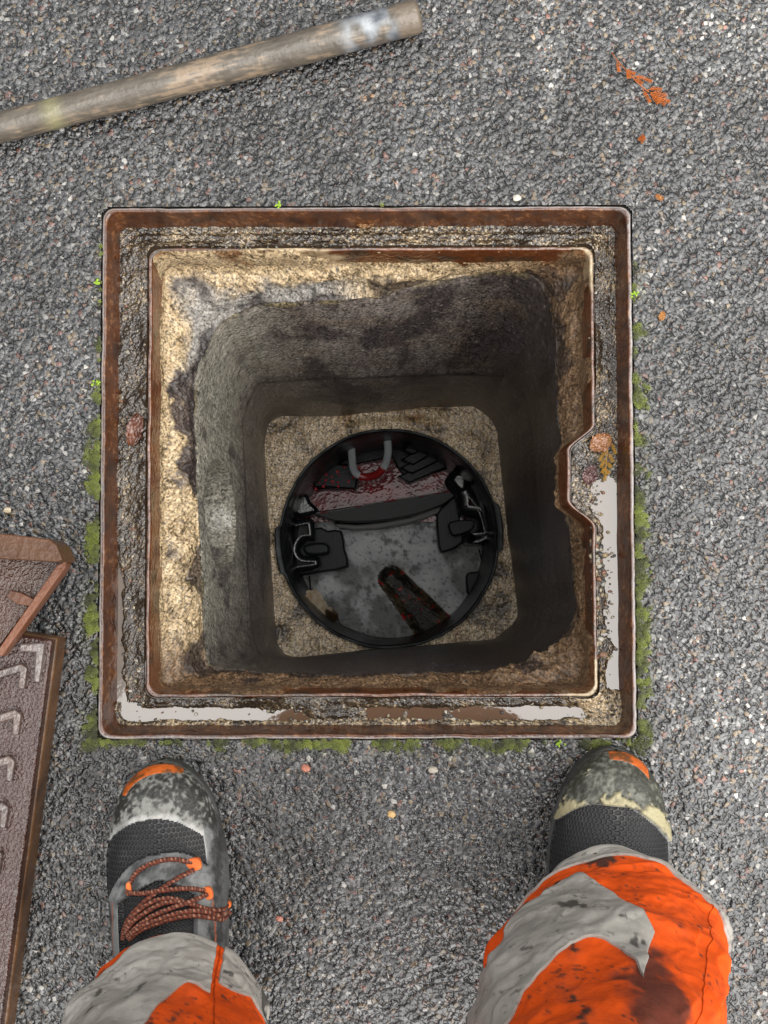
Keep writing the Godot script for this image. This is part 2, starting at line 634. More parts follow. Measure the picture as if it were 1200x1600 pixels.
func iron_frame() -> void:
	var iron := dim(material(0.22, 0.6, tex_fine, 0.07, 7.0), 0.62)
	var f := thing("iron_surround", "rusted square cast iron manhole frame set flush in the asphalt", "manhole frame", Vector3(0, -0.04, 0))
	var rim_color := func(v: Vector3, k: float, _i: int) -> Color:
		var c := rust(v, 1.0)
		c = mixc(c, lin(0.03, 0.026, 0.02), 1.0 - sst(1.0, 1.6, k))
		var wear := sst(1.6, 2.0, k) * (1.0 - sst(3.0, 3.6, k))
		var g := mixc(lin(0.22, 0.17, 0.15), lin(0.46, 0.44, 0.43), 0.5 + n3(n_mid, v, 0.7) + 0.5 * n3(n_hi, v, 1.0))
		return mixc(c, g, wear * 0.85)
	var wobble := func(v: Vector3, k: float, _i: int) -> Vector3:
		return Vector3(n3(n_mid, v, 0.6), n3(n_mid, v + Vector3(3, 0, 0), 0.8) * 0.7, n3(n_mid, v + Vector3(0, 0, 5), 0.6)) * 0.0011
	var keys := [[outer(-0.03, 0.01), -0.006], [outer(0.0, 0.012), -0.005], [outer(0.0, 0.012), 0.0012], [outer(0.0010, 0.011), 0.0022], [outer(0.0036, 0.010), 0.0024], [outer(0.0050, 0.010), 0.0008], [outer(0.0135, 0.009), -0.037]]
	part("outer_rim", loft(keys, [2, 10, 3, 4, 3, 14], rim_color, wobble), iron, f)
	var led_color := func(v: Vector3, _k: float, _i: int) -> Color:
		return rust(v, 0.8)
	part("ledge", loft([[outer(0.012, 0.009), -0.0375], [upstand(0.002), -0.039]], [8], led_color, wobble), iron, f)
	var up_color := func(v: Vector3, k: float, _i: int) -> Color:
		var c := rust(v + Vector3(2, 0, 0), 0.9)
		c = mixc(c, lin(0.17, 0.05, 0.016), 0.5 * sst(2.6, 3.6, k))
		c = mixc(c, lin(0.040, 0.027, 0.018), 1.0 - sst(0.6, 1.6, k))
		var wear := sst(1.5, 2.0, k) * (1.0 - sst(2.8, 3.3, k)) * sst(-0.5, 0.1, n3(n_mid, v, 0.8))
		c = mixc(c, mixc(lin(0.26, 0.14, 0.095), lin(0.10, 0.05, 0.032), n3(n_hi, v, 0.6) + 0.5 + 0.7 * n3(n_mid, v, 0.5)), wear * 0.85)
		# sandy dirt caked over it at two corners
		var dirt := stain(v.x, v.z, Vector2(0.235, 0.225), 0.03, 0.03) + stain(v.x, v.z, Vector2(0.23, -0.22), 0.025, 0.03) * 0.8 + 0.8 * stain(v.x, v.z, Vector2(-0.09, -0.24), 0.07, 0.012)
		c = mixc(c, lin(0.05, 0.035, 0.022), sst(0.05, 0.4, n3(n_mid, v + Vector3(6, 0, 0), 0.7)) * 0.8)
		return mixc(c, sand(v) * 0.7, sst(0.3, 0.7, dirt + 0.5 * n3(n_mid, v, 1.0)))
	var keys2 := [[upstand(0.0), -0.040], [upstand(0.0012), -0.0285], [upstand(0.0022), -0.0266], [upstand(0.0046), -0.0266], [upstand(0.0058), -0.0285], [upstand(0.0100), -0.080]]
	part("inner_rim", loft(keys2, [6, 3, 3, 4, 14], up_color, wobble), iron, f)

func sand(v: Vector3) -> Color:
	var a := n3(n_hi, v, 1.0)
	var b := n3(n_mid, v, 1.0)
	var c := mixc(lin(0.56, 0.38, 0.19), lin(0.84, 0.66, 0.42), 0.5 + a * 0.9 + b * 0.4)
	return mixc(c, lin(0.10, 0.07, 0.035), sst(0.3, 0.62, -a * 0.6 - b * 0.6 + 0.15))

const WATER_Y := -0.0335

func puddle_depth(x: float, z: float, t: float) -> float:
	# t: 0 at the outer rim, 1 at the inner rim
	var w := 0.0
	if x < -0.235 and z < 0.245:
		var ne := t + 0.16 * n3(n_mid, Vector3(x, 0, z), 0.8) + 0.2 * n3(n_lo, Vector3(x, 0, z), 2.5)
		w = sst(0.085, 0.13, z) * (1.0 - sst(lerpf(0.02, 0.28, sst(0.16, 0.24, z)), lerpf(0.22, 0.55, sst(0.16, 0.24, z)), ne))
	elif x > 0.215 and z < 0.245:
		w = sst(-0.005, 0.02, z) * (1.0 - sst(0.225, 0.24, z)) * (1.0 - sst(0.45, 0.8, t + 0.2 * n3(n_mid, Vector3(x, 0, z), 0.8))) * (0.52 + 0.9 * n3(n_lo, Vector3(x, 0, z), 2.0) + 0.5 * n3(n_mid, Vector3(x, 0, z), 0.6))
	elif z > 0.235:
		var nn := n3(n_lo, Vector3(x, 0, z), 2.0) + 0.6 * n3(n_mid, Vector3(x, 0, z), 0.5)
		w = sst(0.16, 0.32, t + 0.1 * nn) * (1.0 - sst(0.55, 0.8, t + 0.12 * nn)) * (0.50 + 0.9 * nn + 0.35 * sst(0.08, 0.14, x) + 0.3 * sst(-0.17, -0.24, x) - 0.25 * sst(-0.18, -0.10, x) * (1.0 - sst(-0.02, 0.04, x)))
		w *= 1.0 - sst(0.222, 0.245, x) * 0.9
	return w

func silt_and_water() -> void:
	var a := outer(0.0105, 0.009)
	var b := upstand(-0.0005)
	var rows := 26
	var p := PackedVector3Array()
	var c := PackedColorArray()
	var nu := a.size()
	for j in rows:
		var t := float(j) / (rows - 1)
		for i in nu:
			var q := a[i].lerp(b[i], t)
			var v := Vector3(q.x, 0, q.y)
			var h := 0.0032 + 0.0035 * n3(n_mid, v, 1.2) + 0.0022 * n3(n_hi, v, 0.8)
			if q.y < -0.235:
				h += 0.003 * sst(0.35, 0.5, t) - 0.001
			if q.y > 0.24:
				h += 0.0025 * (1.0 - sst(0.0, 0.2, t))
			h += 0.004 * stain(q.x, q.y, Vector2(0.25, 0.25), 0.025, 0.025)
			h -= 0.0105 * puddle_depth(q.x, q.y, t)
			h += 0.0052 * sst(0.66, 0.98, t) * maxf(0.0, 0.45 + 1.6 * n3(n_mid, v, 0.6)) if not (q.x > 0.2 and q.y > 0.03 and q.y < 0.2) else -0.001
			v.y = maxf(WATER_Y + h, -0.0385)
			p.append(v)
			var g := n3(n_hi, v, 1.2)
			var m := n3(n_mid, v, 0.8)
			var col := mixc(lin(0.045, 0.030, 0.018), lin(0.11, 0.075, 0.04), 0.4 + m + 0.4 * g)
			var sandy := 0.04 + 0.6 * stain(q.x, q.y, Vector2(0.245, 0.245), 0.03, 0.03) + (0.14 if q.y < -0.235 else 0.0) + (0.3 if q.y > 0.24 and t < 0.25 else 0.0) + 0.12 * sst(-0.1, -0.05, -absf(q.y + 0.04)) * float(q.x > 0.2)
			col = mixc(col, sand(v), sst(0.72 - sandy, 1.05 - sandy, 0.5 + g * 0.7 + m * 0.3))
			col = mixc(col, lin(0.025, 0.018, 0.013), sst(0.25, 0.5, -g))
			if h < 0.0:
				col = mixc(col, lin(0.10, 0.06, 0.025), 0.5)
			c.append(col)
	structure("silt", grid(p, c, nu, rows, true, -1), dim(material(0.26, 0.6, tex_lumps, 0.12, 16.0, tex_grain), 0.8), "stuff")
	var pw := PackedVector3Array()
	var cw := PackedColorArray()
	var a2 := outer(0.0115, 0.009)
	var b2 := upstand(0.0003)
	for j in 3:
		for i in nu:
			var q := a2[i].lerp(b2[i], j / 2.0)
			pw.append(Vector3(q.x, WATER_Y, q.y))
			cw.append(lin(0.5, 0.5, 0.5))
	var water := StandardMaterial3D.new()
	water.albedo_color = Color(0.075, 0.050, 0.032).linear_to_srgb()
	water.roughness = 0.03
	water.heightmap_enabled = true
	water.heightmap_texture = tex_fine
	water.heightmap_scale = 0.003
	water.uv1_triplanar = true
	water.uv1_world_triplanar = true
	water.uv1_scale = Vector3.ONE * 3.0
	water.clearcoat_enabled = true
	water.clearcoat = 0.1
	water.clearcoat_roughness = 0.02
	water.metallic_specular = 0.64
	structure("water", grid(pw, cw, nu, 3, true, -1), water)

# ---------------------------------------------------------------- shaft
const RN := 900
const MID := Vector2(0.012, 0.006)

func polar(poly: Array, smooth := 0) -> PackedFloat32Array:
	var r := PackedFloat32Array()
	var n := poly.size()
	for k in RN:
		var an := TAU * k / RN
		var d := Vector2(cos(an), sin(an))
		var best := 0.3
		for i in n:
			var a: Vector2 = poly[i] - MID
			var e: Vector2 = poly[(i + 1) % n] - poly[i]
			var den := d.cross(e)
			if absf(den) < 1e-9:
				continue
			var t := a.cross(e) / den
			var s := a.cross(d) / den
			if t > 0.0 and s >= -1e-6 and s <= 1.000001:
				best = t
				break
		r.append(best)
	for it in smooth:
		var q := r.duplicate()
		for k in RN:
			q[k] = (r[(k - 2 + RN) % RN] + r[(k - 1 + RN) % RN] + r[k] + r[(k + 1) % RN] + r[(k + 2) % RN]) / 5.0
		r = q
	return r

func ring_loop(r: PackedFloat32Array, add := 0.0) -> PackedVector2Array:
	var out := PackedVector2Array()
	for k in RN:
		var an := TAU * k / RN
		out.append(MID + Vector2(cos(an), sin(an)) * (r[k] + add))
	return out

func cake(x: float, z: float) -> float:
	var v := Vector3(x, 0, z)
	var a := 1.3 * stain(x, z, Vector2(-0.16, -0.236), 0.075, 0.02) + 1.2 * stain(x, z, Vector2(0.225, 0.215), 0.03, 0.045) + 0.8 * stain(x, z, Vector2(0.225, -0.21), 0.02, 0.04) + 0.7 * stain(x, z, Vector2(0.235, -0.11), 0.02, 0.02)
	a += 0.5 * stain(x, z, Vector2(-0.16, 0.23), 0.09, 0.02) + 0.7 * stain(x, z, Vector2(0.12, 0.232), 0.06, 0.02)
	return sst(0.30, 0.65, a + 0.08 + 0.6 * n3(n_mid, v, 0.6))

func shaft() -> void:
	var s := thing("manhole_shaft", "square concrete shaft with sandy mortar collar below the iron frame", "manhole shaft", Vector3(MID.x, -0.86, MID.y))
	var pa := Array(upstand(0.0095))
	var ra := polar(pa)
	var rb := polar([Vector2(-0.1998, -0.1107), Vector2(-0.1948, -0.1365), Vector2(-0.1846, -0.1587), Vector2(-0.1708, -0.1824), Vector2(-0.1297, -0.2038), Vector2(-0.0708, -0.2066), Vector2(-0.023, -0.2079), Vector2(0.0174, -0.2122), Vector2(0.0616, -0.2269), Vector2(0.1057, -0.2342), Vector2(0.1425, -0.24), Vector2(0.1734, -0.2428), Vector2(0.1953, -0.2279), Vector2(0.2083, -0.2018), Vector2(0.2138, -0.1611), Vector2(0.2174, -0.08), Vector2(0.2238, 0.0153), Vector2(0.2304, 0.0881), Vector2(0.2371, 0.1388), Vector2(0.2325, 0.1677), Vector2(0.2106, 0.1908), Vector2(0.1801, 0.2152), Vector2(0.1324, 0.218), Vector2(0.0456, 0.2201), Vector2(-0.0268, 0.2222), Vector2(-0.1137, 0.2192), Vector2(-0.1572, 0.2162), Vector2(-0.1847, 0.2104), Vector2(-0.1894, 0.1526), Vector2(-0.1928, 0.08), Vector2(-0.1969, 0.007), Vector2(-0.2003, -0.0738)], 1)
	var rc := polar([Vector2(-0.1853, -0.1125), Vector2(-0.1764, -0.1415), Vector2(-0.162, -0.1678), Vector2(-0.0942, -0.1722), Vector2(0.0142, -0.1755), Vector2(0.1225, -0.1788), Vector2(0.1856, -0.175), Vector2(0.2142, -0.1458), Vector2(0.2246, -0.0933), Vector2(0.2276, -0.0211), Vector2(0.234, 0.0688), Vector2(0.2369, 0.1492), Vector2(0.2295, 0.1803), Vector2(0.2097, 0.2043), Vector2(0.1562, 0.2096), Vector2(0.0492, 0.213), Vector2(-0.0401, 0.2164), Vector2(-0.1294, 0.218), Vector2(-0.1616, 0.2126), Vector2(-0.1707, 0.1797), Vector2(-0.1763, 0.1038), Vector2(-0.1804, -0.0221)], 1)
	var rd := polar([Vector2(-0.187, -0.1247), Vector2(-0.1807, -0.1546), Vector2(-0.1594, -0.1663), Vector2(-0.0741, -0.165), Vector2(0.0111, -0.1712), Vector2(0.075, -0.1796), Vector2(0.1601, -0.1815), Vector2(0.1876, -0.161), Vector2(0.1981, -0.1407), Vector2(0.206, -0.049), Vector2(0.2139, 0.0359), Vector2(0.224, 0.0994), Vector2(0.2299, 0.1648), Vector2(0.2214, 0.1784), Vector2(0.1917, 0.2025), Vector2(0.1158, 0.2087), Vector2(0.0526, 0.2149), Vector2(-0.0318, 0.2211), Vector2(-0.1267, 0.2325), Vector2(-0.15, 0.2294), Vector2(-0.1648, 0.2104), Vector2(-0.1691, 0.162), Vector2(-0.1758, 0.0563), Vector2(-0.1835, -0.0499)], 3)
	var bump := func(v: Vector3, k: float, i: int) -> Vector3:
		var an := TAU * i / RN
		var out := Vector3(cos(an), 0, sin(an))
		var d := 0.0
		var lift := 0.0
		if k < 1.2:
			# mortar smeared up over the iron here and there
			var up := cake(v.x, v.z) * (1.0 - sst(0.0, 1.2, k))
			lift = 0.034 * up
			d += 0.0026 * up * (1.0 - minf(k, 1.0)) - 0.0045 * up * sin(PI * minf(k / 1.2, 1.0))
		if k < 3.0:
			var soft := sst(0.3, 1.2, k)
			d += (0.005 * n3(n_mid, v, 0.7) + 0.0024 * n3(n_hi, v, 0.55)) * soft
			d += 0.004 * n3(n_lo, v, 1.6) * soft
			# broken lump of mortar in the near right corner, hollow in the far middle
			d += (0.006 * n3(n_mid, v + Vector3(2, 0, 0), 1.3) + 0.004 * n3(n_hi, v, 0.4)) * stain(v.x, v.z, Vector2(0.2, 0.21), 0.05, 0.05) * soft
			d -= 0.018 * stain(v.x, v.z, Vector2(0.19, 0.205), 0.035, 0.03) * sst(0.8, 1.6, k) * (1.0 - sst(2.4, 3.0, k))
			d += 0.010 * stain(v.x, v.z, Vector2(-0.02, -0.21), 0.07, 0.03) * sst(1.2, 1.8, k) * (1.0 - sst(2.4, 3.0, k))
			d -= 0.006 * sst(0.1, 0.3, n3(n_mid, v, 0.35)) * sst(1.0, 1.5, k) * (1.0 - sst(2.0, 2.9, k))
		else:
			d = 0.0009 * n3(n_mid, v, 0.5) + 0.0003 * n3(n_hi, v, 0.6)
			# lifting recess in the left wall
			var e := pow((v.z - Vector2(-0.1906, 0.0299).y) / 0.068, 2.0) + pow((v.y + 0.285) / 0.115, 2.0)
			if v.x < -0.1 and e < 1.0:
				d += 0.052 * (1.0 - pow(e, 3.0))
		return out * d + Vector3(0, lift + (0.004 * n3(n_mid, v + Vector3(7, 0, 0), 0.6) + 0.002 * n3(n_hi, v + Vector3(7, 0, 0), 0.6)) * sst(0.6, 1.5, k) * (1.0 - sst(2.0, 3.0, k)), 0)
	var rk := polar(pa)
	for q in RN:
		rk[q] = lerpf(ra[q], rb[q], 0.55)
	var keys := [[ring_loop(ra, 0.003), -0.058], [ring_loop(ra, -0.002), -0.076], [ring_loop(rk, -0.003), -0.098], [ring_loop(rb), -0.125]]
	var keys2 := [[ring_loop(rb), -0.125], [ring_loop(rc), -0.5], [ring_loop(rd), -0.86]]
	var collar_color := func(v: Vector3, k: float, i: int) -> Color:
		var a := n3(n_mid, v, 0.55)
		var lo := n3(n_lo, v, 1.2)
		var g := n3(n_hi, v, 1.0)
		var c := sand(v)
		c = mixc(c, lin(0.04, 0.03, 0.022), sst(0.34, 0.5, n3(n_hi, v, 0.55)) * 0.8)
		var right := sst(0.08, 0.22, v.x)
		var near := sst(0.16, 0.22, v.z)
		c = mixc(c, mixc(lin(0.11, 0.055, 0.028), lin(0.34, 0.20, 0.11), 0.5 + g * 1.1 + a * 0.6), maxf(right * 0.85, near * 0.9))
		# rust wash under the iron
		c = mixc(c, lin(0.20, 0.07, 0.02), sst(0.1, 0.5, 0.25 - 0.5 * k + a) * 0.7)
		# grey render and black-violet damp
		var low := sst(1.5, 2.3, k + 0.7 * lo + 0.6 * a)
		var top := sst(0.05, 0.15, -v.z) * (1.0 - right)
		c = mixc(c, lin(0.46, 0.43, 0.39) * (0.8 + 0.4 * g), low * top * (1.0 - sst(-0.06, 0.02, v.x)))
		var purple := stain(v.x, v.z, Vector2(-0.205, -0.06), 0.05, 0.075) * sst(1.0, 2.0, k + a)
		c = mixc(c, lin(0.085, 0.066, 0.070) * (0.8 + 0.7 * g), sst(0.25, 0.6, purple * 0.9 + 0.5 * a) * 0.9)
		var damp := sst(0.12, 0.5, 0.5 * lo + a * 0.8 + 0.28 * (k - 1.6) - 0.12 * top)
		return mixc(c, lin(0.055, 0.042, 0.040) * (0.8 + 0.6 * g), damp * 0.85)
	var wall_color := func(v: Vector3, k: float, i: int) -> Color:
		var a := n3(n_mid, Vector3(v.x, v.y * 0.45, v.z), 0.6)
		var lo := n3(n_lo, Vector3(v.x, v.y * 0.6, v.z), 1.0)
		var g := n3(n_hi, v, 0.9)
		var an := TAU * i / RN
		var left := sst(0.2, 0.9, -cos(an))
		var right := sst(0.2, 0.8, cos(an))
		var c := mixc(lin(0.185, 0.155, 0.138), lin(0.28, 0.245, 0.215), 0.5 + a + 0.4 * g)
		c = mixc(c, lin(0.33, 0.315, 0.255), left * 0.8 * (1.0 - sst(0.7, 1.05, k)))  # lit left wall, shaded right and near walls, painted over the damp staining
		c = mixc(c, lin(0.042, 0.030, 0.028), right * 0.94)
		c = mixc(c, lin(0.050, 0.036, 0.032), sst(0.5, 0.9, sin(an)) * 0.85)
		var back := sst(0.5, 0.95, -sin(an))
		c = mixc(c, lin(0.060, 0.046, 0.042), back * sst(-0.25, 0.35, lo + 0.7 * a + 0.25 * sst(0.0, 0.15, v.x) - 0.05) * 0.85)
		c = mixc(c, lin(0.22, 0.165, 0.115), back * sst(0.1, 0.5, n3(n_mid, v + Vector3(3, 0, 0), 0.35) + 0.3 * g) * 0.5)
		c = mixc(c, lin(0.075, 0.062, 0.064), sst(0.0, 0.4, lo * 0.9 + a * 0.6 + 0.05 - 0.2 * left) * 0.8)
		c = c * (1.3 + 0.35 * n3(n_mid, v, 1.3) + 0.5 * g + 0.35 * n3(n_mid, Vector3(v.x, v.y * 0.08, v.z), 1.4))
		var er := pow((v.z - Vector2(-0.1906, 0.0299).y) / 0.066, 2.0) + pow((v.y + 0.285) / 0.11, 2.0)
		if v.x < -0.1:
			c = mixc(c, lin(0.035, 0.032, 0.028), (1.0 - sst(0.7, 1.05, er + 0.2 * a)) * sst(-0.385, -0.345, v.y + 0.02 * a) * 0.9)  # dirt, plus the shade under the recess lip, painted into the colour
		# a dark line where the sections meet, a paler corner edge and sand washed down from the collar
		c = mixc(c, lin(0.30, 0.24, 0.13), sst(0.35, 0.75, 0.62 - k * 9.0 + a * 0.9) * 0.8)
		c = mixc(c, lin(0.42, 0.40, 0.36), sst(0.44, 0.56, g + 0.15 * a) * 0.75)
		c = mixc(c, lin(0.030, 0.025, 0.022), sst(0.0, 1.0, 1.0 - absf(k - 1.0) * 24.0) * 0.75)
		c = mixc(c, lin(0.36, 0.35, 0.30), sst(0.4, 1.0, 1.0 - absf(wrapf(an - atan2(-0.2 - MID.y, -0.157 - MID.x), -PI, PI)) * 60.0) * 0.45 * (1.0 - sst(0.9, 1.0, k)))
		return c
	part("mortar_collar", loft(keys, [10, 16, 26], collar_color, bump), dim(material(0.46, 0.45, tex_lumps, 0.05, 12.0, tex_grain), 0.84), s)
	var bump2 := func(v: Vector3, k: float, i: int) -> Vector3:
		return bump.call(v, k + 3.0, i) + bump.call(v, 2.999, i) * (1.0 - sst(0.0, 0.12, k))
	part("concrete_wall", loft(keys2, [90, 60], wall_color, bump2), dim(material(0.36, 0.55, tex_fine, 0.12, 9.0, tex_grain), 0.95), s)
	# flagged bottom with a round hole
	var rin := PackedFloat32Array()
	for k in RN:
		rin.append(0.158)
	var hole := PackedVector2Array()
	var hub := Vector2(0.0192, 0.037)
	for k in RN:
		var an := TAU * k / RN
		hole.append(hub + Vector2(cos(an), sin(an)) * 0.1775)
	var slab_color := func(v: Vector3, k: float, i: int) -> Color:
		var a := n3(n_mid, v, 0.5)
		var g := n3(n_hi, v, 0.8)
		var c := mixc(lin(0.56, 0.40, 0.22), lin(0.76, 0.60, 0.40), 0.5 + a + 0.5 * g)
		c = mixc(c, lin(0.40, 0.20, 0.08), sst(0.3, 0.6, n3(n_mid, v + Vector3(9, 0, 0), 0.6)) * 0.6)
		c = mixc(c, lin(0.07, 0.055, 0.04), sst(0.15, 0.55, -a * 0.9 + 0.35 * g + 0.3 * sst(0.05, 0.2, v.z)) * 0.85)
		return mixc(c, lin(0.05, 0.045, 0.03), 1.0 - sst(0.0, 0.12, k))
	var slab_bump := func(v: Vector3, k: float, i: int) -> Vector3:
		var far := sst(0.06, 0.14, -v.z) * (1.0 - sst(0.05, 0.10, absf(v.x - 0.02)))
		return Vector3(0, 0.004 * n3(n_mid, v, 0.5) + 0.002 * n3(n_hi, v, 0.5) + 0.012 * far * sst(0.05, 0.25, k) * (1.0 - sst(0.35, 0.7, k)), 0)
	part("base_slab", loft([[ring_loop(rd, 0.01), -0.852], [hole, -0.852], [hole, -0.9]], [40, 4], slab_color, slab_bump), material(0.38, 0.55, tex_lumps, 0.07, 11.0, tex_grain), s)

# ---------------------------------------------------------------- plastic chamber at the bottom
func arc_loop(c: Vector2, r: float, ears := 0.0) -> PackedVector2Array:
	var out := PackedVector2Array()
	for k in 400:
		var an := TAU * k / 400.0
		var rr := r
		if ears > 0.0:
			var l := absf(wrapf(an - PI + 0.11, -PI, PI))
			var q := absf(wrapf(an + 0.10, -PI, PI))
			rr += ears * (1.0 - sst(0.20, 0.23, minf(l, q)))
		out.append(c + Vector2(cos(an), sin(an)) * rr)
	return out

func bits(called: String, list: Array, y0: float, y1: float, bevel: float, col: Color, mat: Material, parent: Node3D, soft := 5) -> void:
	part(called, plate(round_loop(list, soft) if soft > 1 else list, y0, y1, bevel, col), mat, parent)

func chamber() -> void:
	var hub := Vector2(0.0193, 0.0374)
	var t := thing("drain_chamber", "round black plastic drain chamber at the bottom of the shaft", "drain chamber", Vector3(hub.x, -1.2, hub.y))
	var black := dim(material(0.26, 0.16, tex_fine, 0.02, 10.0), 0.32)
	var shiny := dim(material(0.20, 0.45, tex_fine, 0.03, 10.0), 0.40)
	var wet := dim(material(0.33, 0.35, tex_fine, 0.12, 12.0), 0.6)
	var dark := func(v: Vector3, k: float, i: int) -> Color:
		var f := 0.75 + 0.7 * n3(n_mid, v, 0.7)
		var c := lin(0.030, 0.033, 0.036) * f
		c = mixc(c, lin(0.17, 0.18, 0.19), sst(0.9, 1.2, k) * (1.0 - sst(2.3, 2.8, k)) * (0.6 + n3(n_mid, v, 1.0)))
		return mixc(c, lin(0.20, 0.15, 0.09), sst(0.5, 0.7, n3(n_hi, v, 0.8)) * 0.5)
	var still := func(v: Vector3, k: float, i: int) -> Vector3:
		return Vector3(n3(n_mid, v, 0.4), 0.4 * n3(n_mid, v, 0.7), n3(n_mid, v + Vector3(0, 0, 4), 0.4)) * 0.0022
	part("riser_ring", loft([[arc_loop(hub, 0.181, 0.007), -0.90], [arc_loop(hub, 0.181, 0.007), -0.838], [arc_loop(hub, 0.179, 0.007), -0.836], [arc_loop(hub, 0.1755, 0.001), -0.838], [arc_loop(hub, 0.174, 0.0), -0.87], [arc_loop(hub, 0.172, 0.0), -1.0], [arc_loop(hub, 0.171, 0.0), -1.17]], [6, 2, 3, 8, 14, 14], dark, still), black, t)
	# grey sump floor with a muddy slot
	var p := PackedVector3Array()
	var c := PackedColorArray()
	var a := Vector2(0.0224, 0.1008)
	var b := Vector2(0.1051, 0.1957)
	var n := 150
	for j in n:
		for i in n:
			var x := hub.x + (float(i) / (n - 1) - 0.5) * 0.37
			var z := hub.y + (float(j) / (n - 1) - 0.5) * 0.37
			var v := Vector3(x, -1.15, z)
			var q := Vector2(x, z)
			var h := clampf((q - a).dot(b - a) / (b - a).length_squared(), 0.0, 1.2)
			var d := q.distance_to(a + (b - a) * h) - 0.0255 - 0.012 * h
			var m := n3(n_mid, v, 0.6)
			var g := n3(n_hi, v, 0.5)
			v.y += 0.0022 * m + 0.0012 * g - 0.010 * (1.0 - sst(-0.02, 0.002, d + 0.004 * g))
			p.append(v)
			var col := mixc(lin(0.48, 0.49, 0.50), lin(0.70, 0.71, 0.72), 0.5 + m + 0.4 * g)
			col = mixc(col, lin(0.10, 0.10, 0.10), sst(0.25, 0.55, n3(n_mid, v + Vector3(4, 0, 0), 1.0) + 0.25 * g) * 0.8)
			col = mixc(col, lin(0.12, 0.12, 0.115), sst(0.05, 0.45, n3(n_mid, v + Vector3(8, 0, 0), 0.35) + 0.5 * sst(0.06, 0.16, q.distance_to(Vector2(hub.x, hub.y - 0.03)))) * 0.75)
			col = mixc(col, lin(0.06, 0.06, 0.06), sst(0.30, 0.42, n3(n_hi, v, 0.45)) * 0.7)
			if d < 0.0:
				col = mixc(lin(0.025, 0.022, 0.018), lin(0.12, 0.09, 0.05), sst(-0.1, 0.5, m + g * 0.5))
				if n3(n_hi, v, 0.25) > 0.42:
					col = lin(0.45, 0.02, 0.02)
			c.append(col)
	part("sump_floor", grid(p, c, n, n, false, -1), wet, t)
	# red dyed water beyond the baffle
	var rp := PackedVector3Array()
	var rcol := PackedColorArray()
	var heart := Vector2(0.0122, -0.0649)
	for j in 110:
		for i in 150:
			var x := hub.x + (i / 149.0 - 0.5) * 0.34
			var z := lerpf(hub.y - 0.168, Vector2(0.0085, -0.0047).y, j / 109.0)
			var v := Vector3(x, -1.125, z)
			var d := Vector2(x, z).distance_to(heart)
			v.y += 0.0004 * n3(n_hi, v, 0.35) * exp(-d * 45.0) + 0.0005 * n3(n_mid, v, 0.9) + 0.0003 * n3(n_hi, v, 0.7)
			rp.append(v)
			rcol.append(mixc(lin(0.075, 0.006, 0.008), lin(0.17, 0.018, 0.022), 0.35 + n3(n_mid, v, 0.8) + 0.4 * exp(-d * 60.0)))
	part("red_water", grid(rp, rcol, 150, 110, false, -1), material(0.10, 0.28), t)
	# curved baffle wall
	var grey := lin(0.038, 0.039, 0.040)
	var pale := lin(0.32, 0.32, 0.31)
	var baf := part("baffle", plate([Vector2(-0.1238, -0.0174), Vector2(-0.0826, -0.023), Vector2(-0.0367, -0.0298), Vector2(0.0092, -0.0366), Vector2(0.0666, -0.0456), Vector2(0.1377, -0.0581), Vector2(0.1353, -0.0455), Vector2(0.1146, -0.0306), Vector2(0.0837, -0.0192), Vector2(0.055, -0.0112), Vector2(0.0206, -0.0044), Vector2(-0.0138, -0.001), Vector2(-0.0482, 0), Vector2(-0.0803, -0.0023)], -1.16, -1.045, 0.002, grey), black, t)
	part("lip", tube(curve([Vector3(-0.1246, -1.043, -0.0147), Vector3(-0.0708, -1.043, -0.0214), Vector3(0.0093, -1.043, -0.0361), Vector3(0.0779, -1.043, -0.0463), Vector3(0.1385, -1.043, -0.0576)], 40), [0.0014], 8, func(u, an): return lin(0.42, 0.05, 0.05) if n_mid.get_noise_2d(u * 0.6, 0.2) > 0.16 else pale), black, baf)
	part("crescent", plate([Vector2(-0.0824, -0.0003), Vector2(-0.038, 0.0021), Vector2(0.0087, -0.0025), Vector2(0.0555, -0.0117), Vector2(0.1023, -0.0292), Vector2(0.1186, -0.0303), Vector2(0.1139, -0.0209), Vector2(0.0788, -0.007), Vector2(0.0437, 0.0023), Vector2(-0.003, 0.0092), Vector2(-0.0439, 0.0115), Vector2(-0.0731, 0.0079)], -1.16, -1.095, 0.003, pale), black, baf)
	# locking lugs
	var ink := lin(0.022, 0.024, 0.027)
	var coal := lin(0.035, 0.038, 0.042)
	bits("lug_plate", [Vector2(0.1042, -0.0153), Vector2(0.1209, -0.0349), Vector2(0.1393, -0.0489), Vector2(0.1469, -0.0086), Vector2(0.1528, 0.035), Vector2(0.1205, 0.0524), Vector2(0.1096, 0.0502), Vector2(0.1062, 0.0262)], -1.16, -1.085, 0.004, coal, black, t, 2)
	var lug := part("lug", plate(round_loop([Vector2(0.1175, -0.0711), Vector2(0.1305, -0.0905), Vector2(0.1498, -0.0935), Vector2(0.1648, -0.0818), Vector2(0.172, -0.0581), Vector2(0.1882, -0.0365), Vector2(0.2009, -0.0063), Vector2(0.2059, 0.0238), Vector2(0.1963, 0.0375), Vector2(0.1599, 0.04), Vector2(0.1518, 0.0305), Vector2(0.1587, 0.0202), Vector2(0.1772, 0.016), Vector2(0.1777, -0.0038), Vector2(0.1537, -0.0099), Vector2(0.14, -0.0194), Vector2(0.1393, -0.0409), Vector2(0.1273, -0.053)], 4), -1.16, -1.025, 0.019, ink), shiny, t)
	bits("lug_socket", [Vector2(0.1269, 0.0002), Vector2(0.1663, -0.004), Vector2(0.1696, 0.011), Vector2(0.1533, 0.0204), Vector2(0.1362, 0.0247), Vector2(0.1285, 0.0195)], -1.1, -1.05, 0.003, ink, black, lug, 3)
